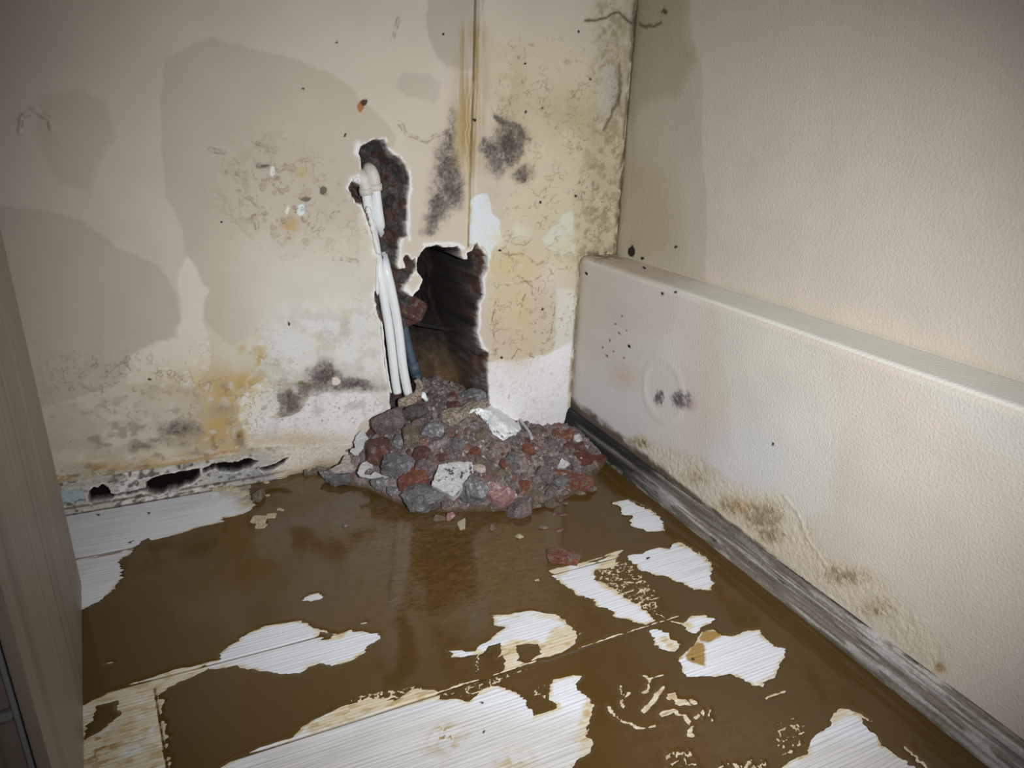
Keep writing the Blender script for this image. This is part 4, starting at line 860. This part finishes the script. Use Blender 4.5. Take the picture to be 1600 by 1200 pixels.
rng = random.Random(5)
pile_px = [(520, 722), (560, 672), (600, 648), (640, 632), (680, 622), (745, 612), (770, 650), (800, 665), (860, 672), (905, 680), (925, 720), (905, 760), (870, 795), (800, 790), (700, 770), (600, 755), (530, 745)]
def inside(x, y, pts):
    c_ = False
    for i in range(len(pts)):
        (ax, ay), (bx, by) = pts[i], pts[i - 1]
        if (ay > y) != (by > y) and x < (bx - ax) * (y - ay) / (by - ay) + ax: c_ = not c_
    return c_
KN = {'mauve': 'mauve-grey mortar crumb', 'grey': 'grey mortar crumb', 'brown': 'brown mortar crumb', 'dred': 'dark red brick crumb', 'red': 'orange-red brick crumb', 'white': 'white plaster crumb', 'dark': 'dark grey mortar crumb'}
NM = {'dred': 'brick_crumb', 'red': 'brick_crumb', 'white': 'plaster_crumb'}
REF = [(661, 780, 'the big dark concrete lump'), (708, 745, 'the white pitted chunk'), (740, 772, 'the pale blue-grey lump'), (783, 768, 'the pink brick piece'), (646, 749, 'the red brick wedge'), (811, 798, 'the round stone'),
       (613, 663, 'the large mauve block'), (618, 726, 'the flat grey lump'), (563, 695, 'the tall white shard'), (540, 730, 'the pinkish slab'), (913, 716, 'the tilted red tile'), (895, 745, 'the orange-red slab'), (880, 724, 'the white triangular shard'),
       (881, 681, 'the rust-red brick end'), (593, 706, 'the red-brown brick block'), (643, 684, 'the upright brown block'), (705, 655, 'the knotted bag end'), (775, 660, 'the white bag'), (738, 622, 'the clump in the cavity mouth'), (652, 630, 'the muddy rag'),
       (743, 706, 'the red triangular bit'), (824, 703, 'the round red bit'), (860, 722, 'the mauve piece by the triangular shard'), (838, 777, 'the brown-grey lump at front right'), (600, 756, 'the white-edged blue-grey stone'), (825, 675, 'the curled pale strip')]
BAGP = [(688, 645), (722, 636), (772, 624), (795, 636), (816, 672), (806, 684), (786, 692), (766, 682), (748, 660), (706, 670)]
bank = {}
cnt = 0
while cnt < 300:
    x, y = rng.uniform(515, 930), rng.uniform(600, 805)
    if not inside(x, y, pile_px) or (inside(x, y + 3, BAGP)) or any(inside(x, y + 2, f_) or inside(x, y - 3, f_) for f_ in FLAKES): continue
    mk = rng.choices(['mauve', 'grey', 'brown', 'dred', 'red', 'white', 'dark'], [40, 15, 18, 9, 5, 5, 8])[0]
    big = rng.random() < .25
    sz = (rng.uniform(14, 21) if big else rng.uniform(6, 13)) if mk != 'white' else rng.uniform(3.5, 8)
    v_ = rng.randrange(6); key = (mk, v_)
    if key not in bank:
        bank[key] = rock_mesh(NM.get(mk, 'mortar_crumb'), (.02, .018, .0145), rng.choice(['lump', 'lump', 'brick']), 900 + len(bank), RM[mk], 0, True)
    p = hit_mound(x, y); k_ = np.dot(M[2], p - CAM) / FPX
    o = bpy.data.objects.new(NM.get(mk, 'mortar_crumb'), bank[key]); C.objects.link(o)
    s_ = sz * k_ / .02; o.scale = (s_, s_ * rng.uniform(.8, 1.2), s_ * rng.uniform(.8, 1.2))
    o.rotation_euler = (rng.uniform(-.5, .5), rng.uniform(-.5, .5), rng.uniform(0, 6.28))
    o.location = (p[0], p[1], p[2] + .0012 * s_)
    rx_, ry_, rn_ = min(REF, key=lambda q: (q[0] - x) ** 2 + (q[1] - y) ** 2)
    dx_, dy_ = x - rx_, y - ry_
    side = ('right of' if dx_ > 0 else 'left of') if abs(dx_) > abs(dy_) else ('in front of' if dy_ > 0 else 'behind')
    tag(o, '%s %s %s %s' % ('fist-sized' if False else ('larger' if sz > 17 else ('middling' if sz > 13 else ('small' if sz > 9 else 'tiny'))), KN[mk], side, rn_), 'rubble', KN[mk] + 's on the debris pile')
    cnt += 1

# ---------------------------------------------------------------- pipes
def tube_mesh(name, pts, rad, mat, seg=20, caps=True):
    pts = [Vector(p) for p in pts]; bm = bmesh.new(); rings = []
    rads = rad if isinstance(rad, (list, tuple)) else [rad] * len(pts)
    up = Vector((0, 1, 0))
    for i, p in enumerate(pts):
        t = (pts[min(i + 1, len(pts) - 1)] - pts[max(i - 1, 0)]).normalized()
        a = up.cross(t); a = a.normalized() if a.length > 1e-3 else Vector((1, 0, 0)); b = t.cross(a).normalized()
        rings.append([bm.verts.new(p + (a * math.cos(2 * math.pi * k / seg) + b * math.sin(2 * math.pi * k / seg)) * rads[i]) for k in range(seg)])
    for r0, r1 in zip(rings, rings[1:]):
        for k in range(seg): bm.faces.new((r0[k], r0[(k + 1) % seg], r1[(k + 1) % seg], r1[k]))
    if caps:
        bm.faces.new(rings[0]); bm.faces.new(rings[-1])
    bmesh.ops.recalc_face_normals(bm, faces=bm.faces)
    m_ = bpy.data.meshes.new(name); bm.to_mesh(m_); bm.free()
    for f_ in m_.polygons: f_.use_smooth = len(f_.vertices) < 5
    m_.materials.append(mat); return m_
def catmull(pts, n=8):
    P_ = [Vector(p) for p in pts]; P_ = [2 * P_[0] - P_[1]] + P_ + [2 * P_[-1] - P_[-2]]; out_ = []
    for i in range(1, len(P_) - 2):
        for k in range(n):
            t = k / n; a, b, c_, d = P_[i - 1], P_[i], P_[i + 1], P_[i + 2]
            out_.append(.5 * ((2 * b) + (c_ - a) * t + (2 * a - 5 * b + 4 * c_ - d) * t * t + (3 * b - 3 * c_ + d - a) * t ** 3))
    out_.append(P_[-2]); return out_
MP = plain('white_pipe_plastic', (226, 230, 232), .35, .04, 40, spec=.5)
MPd = plain('dirty_white_fitting', (206, 203, 194), .5, .14, 60, .2)
MBl = plain('dusty_blue_plastic', (72, 86, 100), .5, .2, 50, .2)
def W(x, y, d): return on_plane(x, y, 1, d)
def pipe(name, label, pts, r, mat):
    e = bpy.data.objects.new(name, None); C.objects.link(e); e.location = W(*pts[-1]); tag(e, label, 'pipe', None); e['group'] = 'water pipes in the wall chase'
    base_ = Vector(e.location)
    cur = catmull([Vector(W(*p)) - base_ for p in pts], 10)
    t_ = link('tube', tube_mesh('tube', cur, r, mat), e)
    return e, base_
RP = .0122
# right pipe: upper visible length, covered by mortar in the middle, long lower length
eB, bB = pipe('water_pipe', 'white plastic water pipe on the right, running from the elbow down to the rubble', [(586, 290, .018), (590, 325, .022), (594, 352, .032), (596, 372, .075), (599, 392, .075), (603, 418, .028), (611, 452, .020), (622, 510, .014), (630, 575, .006), (638, 616, .000)], RP, MP)
eA, bA = pipe('water_pipe', 'white plastic water pipe on the left, half set in the plaster edge of the chase', [(571, 296, .016), (578, 340, .024), (586, 380, .026), (594, 430, .022), (602, 480, .018), (608, 515, .014), (617, 590, .008), (621, 614, .006)], RP * .95, MP)
def elbow(e, b, pts, r):
    cur = catmull([Vector(W(*p)) - b for p in pts], 8)
    link('elbow_fitting', tube_mesh('elbow_fitting', cur, [r] * len(cur), MPd), e)
    a, c_ = cur[0], cur[4]
    link('collar', tube_mesh('collar', [a - (c_ - a).normalized() * .006, a + (c_ - a).normalized() * .009], r * 1.16, MPd), e)
elbow(eB, bB, [(586, 293, .020), (584, 278, .019), (580, 268, .024), (576, 264, .040), (574, 263, .070)], RP * 1.22)
elbow(eA, bA, [(572, 300, .018), (569, 284, .017), (566, 276, .022), (563, 272, .040), (562, 272, .070)], RP * 1.18)
MPL = plain('raw_white_plaster', (228, 228, 226), .8, .06, 60, .6)
def lip(pts, w_, name, label, mk, dep=-.002):
    cur = catmull([Vector(W(p[0], p[1], dep)) for p in pts], 8); r_ = random.Random(len(pts) * 31)
    rd = [w_ * (.45 + .9 * mnoise.noise(Vector((i * .35, w_ * 900, 0))) ** 2 + .35 * r_.random()) for i in range(len(cur))]
    rd[0] = rd[-1] = w_ * .15
    o = link(name, tube_mesh(name, cur, rd, MPL, 10)); return o
# blue pipe
eC = bpy.data.objects.new('blue_pipe', None); C.objects.link(eC); eC.location = W(652, 592, .05); tag(eC, 'dusty blue plastic pipe standing in the cavity behind the white pipes', 'pipe')
link('tube', tube_mesh('tube', catmull([Vector(W(*p)) - Vector(eC.location) for p in [(618, 462, .075), (628, 500, .070), (640, 550, .062), (653, 596, .05)]], 8), .0125, MBl), eC)
link('collar', tube_mesh('collar', [Vector(W(645, 566, .059)) - Vector(eC.location), Vector(W(650, 585, .053)) - Vector(eC.location)], .0155, MBl), eC)
# brick slabs inside the cavity beside the blue pipe
for x, y, w_, h_, d, rl, lb in [(637, 478, 42, 22, .060, -.5, 'upper brown brick slab wedged in the cavity above the blue pipe'), (640, 496, 34, 18, .075, .35, 'lower brown brick slab wedged in the cavity beside the blue pipe')]:
    o = stone('brick_piece', x, y, w_, h_, 'dred', 'slab', lb, 'rubble', None, rl); o.location = Vector(W(x, y, d))
o = stone('timber_offcut', 668, 508, 60, 7, 'dark_wood', 'brick', 'thin dark bar lying across the deep cavity', 'rubble', None, -.1); o.location = Vector(W(668, 508, .10))

# ---------------------------------------------------------------- plastic sheet with knotted end, rag by the pipes
def sheet_mesh(name, top, bot, mat, nu=90, nv=46, amp=.005, seed=0, puff=.014, thick=.0012, folds=9):
    def rs(pts, n):
        d_ = [0]
        for a, b in zip(pts, pts[1:]): d_.append(d_[-1] + math.hypot(b[0] - a[0], b[1] - a[1]))
        t_ = np.linspace(0, d_[-1], n); return np.interp(t_, d_, [p[0] for p in pts]), np.interp(t_, d_, [p[1] for p in pts])
    tx, ty = rs(top, nu); bx, by = rs(bot, nu)
    PP = np.zeros((nu, nv, 3))
    for i in range(nu):
        for j in range(nv):
            t = j / (nv - 1); s_ = i / (nu - 1)
            x = tx[i] * (1 - t) + bx[i] * t; y = ty[i] * (1 - t) + by[i] * t
            p = hit_mound(x, y, .004)
            ed = math.sin(math.pi * t) ** .6 * (math.sin(math.pi * s_) ** .4)
            fo = math.sin(folds * (t * 1.1 + .35 * s_) * 2 + 3.1 * mnoise.noise(Vector((s_ * 3, t * 3, seed)))) 
            h = puff * ed + amp * fo * (.35 + .65 * ed) + amp * 1.2 * mnoise.fractal(Vector((s_ * 7, t * 6, seed + 4)), .8, 2, 3)
            PP[i, j] = p + np.array([-.25 * h, -.55 * h, .8 * h + .002])
    me_ = grid_mesh(name, PP, None, mat); return me_
kp_ = NT('thin_white_plastic'); v = kp_.coord(); kp_.base(kp_.ramp(kp_.noise(v, 22, 4), [(.3, tuple(lin((222, 228, 233)))), (.7, tuple(lin((246, 248, 250))))])); kp_.rough(.38); kp_.spec(.45); kp_.bump(kp_.noise(v, 45, 4, .6, 1.2), .5, .004)
kt = NT('muddy_beige_plastic'); v = kt.coord(); kt.base(kt.ramp(kt.noise(v, 75, 6, .65, 1.6), [(.32, tuple(lin((96, 82, 66)))), (.48, tuple(lin((176, 160, 138)))), (.66, tuple(lin((224, 214, 200))))])); kt.rough(.5); kt.bump(kt.noise(v, 110, 5, .65, 2.0), 1.0, .010)
bag = bpy.data.objects.new('plastic_bag', None); C.objects.link(bag)
bag.location = hit_mound(760, 655); tag(bag, 'crumpled white plastic bag with a muddy knotted left end on top of the pile', 'plastic bag')
def part(name, me_, e, thick=.0):
    o = link(name, me_, e); o.matrix_parent_inverse = Matrix.Translation(-Vector(e.location)); return o
o = part('sheet', sheet_mesh('sheet', [(722, 644), (745, 634), (772, 626), (790, 638), (806, 652), (814, 672)], [(722, 652), (748, 650), (762, 664), (770, 680), (786, 690), (806, 682)], kp_.m, seed=2, folds=5), bag)
sl = o.modifiers.new('s', 'SOLIDIFY'); sl.thickness = .0012
o = part('twisted_neck', sheet_mesh('twisted_neck', [(688, 648), (700, 640), (722, 638), (745, 628), (768, 622), (780, 628)], [(692, 662), (706, 668), (722, 658), (742, 648), (760, 642), (782, 634)], kt.m, seed=9, amp=.006, folds=11, puff=.018), bag)
o['label'] = 'muddy beige twisted neck'; sl = o.modifiers.new('s', 'SOLIDIFY'); sl.thickness = .0012
o = part('knot', rock_mesh('knot', (.055, .05, .042), 'lump', 77, kt.m, -.2), bag)
kl = hit_mound(705, 658); o.matrix_parent_inverse = Matrix.Identity(4); o.location = Vector(kl) + Vector((0, -.004, .014)) - Vector(bag.location); o['label'] = 'muddy beige knotted end'
# curled paper strip right of the bag
cur = [Vector(hit_mound(x, y, .006)) + Vector((0, -.004, .004)) for x, y in [(800, 640), (806, 650), (815, 662), (824, 674), (830, 686)]]
o = link('plaster_strip', tube_mesh('plaster_strip', catmull(cur, 6), .0046, RM['white'], 8)); tag(o, 'narrow pale curled strip running down the pile right of the plastic bag', 'strip')
# rag at the foot of the pipes
def rag(name, label, pts, rads, mat, seed):
    cur = catmull([Vector(W(*p)) for p in pts], 7); n_ = len(cur)
    rd = [np.interp(i / (n_ - 1), np.linspace(0, 1, len(rads)), rads) * (1 + .25 * mnoise.noise(Vector((i * .6, seed, 0)))) for i in range(n_)]
    m_ = tube_mesh(name, cur, rd, mat, 22)
    for v_ in m_.vertices:
        q = v_.co * 60 + Vector((seed, 0, 0)); v_.co += Vector((mnoise.noise(q), mnoise.noise(q + Vector((9, 0, 0))), mnoise.noise(q + Vector((0, 9, 0))))) * .006
    o = link(name, m_); return o
r1 = rag('rag', 0, [(650, 592, -.005), (655, 606, -.012), (650, 620, -.018), (636, 628, -.022), (622, 630, -.018)], [.006, .010, .014, .016, .008], kt.m, 3); tag(r1, 'muddy beige rag twisted round the foot of the white pipes', 'rag')
r2 = rag('plastic_scrap', 0, [(652, 622, -.02), (660, 618, -.022), (668, 624, -.024)], [.004, .009, .004], kp_.m, 8); tag(r2, 'torn white plastic scrap beside the muddy rag at the pipe foot', 'scrap')
# broken plaster crumbs stuck along the chase
lp_ = [([(574, 322), (580, 345), (585, 370), (592, 398)], .0085, 'long white plaster ridge left of the left pipe, upper length'), ([(591, 402), (589, 425), (590, 462)], .0055, 'white plaster ridge left of the left pipe, middle length'), ([(596, 502), (600, 545), (606, 590), (611, 615)], .0045, 'white plaster ridge left of the left pipe, lowest length'), ([(552, 283), (560, 278), (562, 286)], .006, 'white plaster curl left of the pipe elbows')]
for pts, w_, lb in lp_:
    o = lip(pts, w_, 'plaster_ridge', lb, 'white'); tag(o, lb, 'plaster')

# ---------------------------------------------------------------- cabinet at the left
kc = NT('grey_brown_woodgrain'); 
v = kc.coord((20, 20, .35)); n_ = kc.noise(v, 1.0, 5, .6, .6); n2_ = kc.noise(kc.coord((90, 90, 1.4)), 1.0, 3, .6)
c = kc.ramp(n_, [(.30, tuple(lin((112, 103, 91)))), (.5, tuple(lin((146, 136, 122)))), (.68, tuple(lin((128, 118, 106))))])
c = kc.mix(1.0, c, kc.ramp(n2_, [(.3, (.88, .87, .86)), (.7, (1.08, 1.08, 1.08))]), 'MULTIPLY'); kc.base(c); kc.rough(.5)
kd_ = NT('dark_walnut_grain'); v = kd_.coord((26, 26, .8)); n_ = kd_.noise(v, 1.0, 5, .6, .5)
kd_.base(kd_.ramp(n_, [(.3, tuple(lin((96, 84, 76)))), (.5, tuple(lin((134, 122, 112)))), (.7, tuple(lin((112, 98, 90))))])); kd_.rough(.45)
MA = plain('brushed_aluminium', (150, 154, 154), .3, .05, 30, spec=.6); MA.node_tree.nodes['Principled BSDF'].inputs['Metallic'].default_value = .25
A0 = np.array(FL(127, 905)); B0 = np.array(FL(131, 1200)); dr = (B0 - A0) / np.linalg.norm(B0 - A0)      # side base line, towards the camera
# where the front upright meets that base line
nrm_ = np.array([-dr[1], dr[0]])
r_ = ray(80, 1200); o0 = CAM[:2] - A0; tt = -(o0 @ nrm_) / (r_[:2] @ nrm_); pf = CAM + r_ * tt; LEN = float((pf[:2] - A0) @ dr)
cab = bpy.data.objects.new('cabinet', None); C.objects.link(cab); cab.location = (A0[0], A0[1], 0)
cab.rotation_euler = (0, 0, math.atan2(dr[1], dr[0]) + math.pi / 2)      # local -y runs along dr, local -x goes behind the side panel
tag(cab, 'tall grey-brown woodgrain cabinet at the left edge, standing in the water', 'cabinet')
def cpart(name, lo, hi, mat, bev=.0012, label=None):
    o = link(name, box_me(name, lo, hi, mat, bev), cab)
    if label: o['label'] = label
    return o
cpart('side_panel', (-.012, -LEN, 0), (0, -.016, 2.0), kc.m)
cpart('back_panel', (-.40, -.014, 0), (-.0015, .0, 2.0), kd_.m)
cpart('side_panel', (-.42, -LEN, 0), (-.402, 0, 2.0), kc.m)
cpart('top_panel', (-.401, -LEN, 1.98), (-.013, -.016, 2.0), kc.m)
zs = float(W(54, 1100, 0)[2])
pq = CAM + ray(54, 1100) * ((LEN - (CAM[:2] - A0) @ dr) / (ray(54, 1100)[:2] @ dr)); zs = float(pq[2])
cpart('door', (-.400, -LEN - .004, zs + .008), (-.0185, -LEN + .014, 1.97), kd_.m)
cpart('drawer_front', (-.400, -LEN - .004, .004), (-.0185, -LEN + .014, zs - .008), kd_.m)
cpart('metal_trim', (-.400, -LEN - .007, zs - .005), (-.0182, -LEN + .010, zs + .004), MA, .001, 'brushed metal strip')
cpart('metal_trim', (-.0180, -LEN - .003, .004), (-.0135, -LEN + .012, 1.97), MA, .0008, 'thin upright metal edge strip')
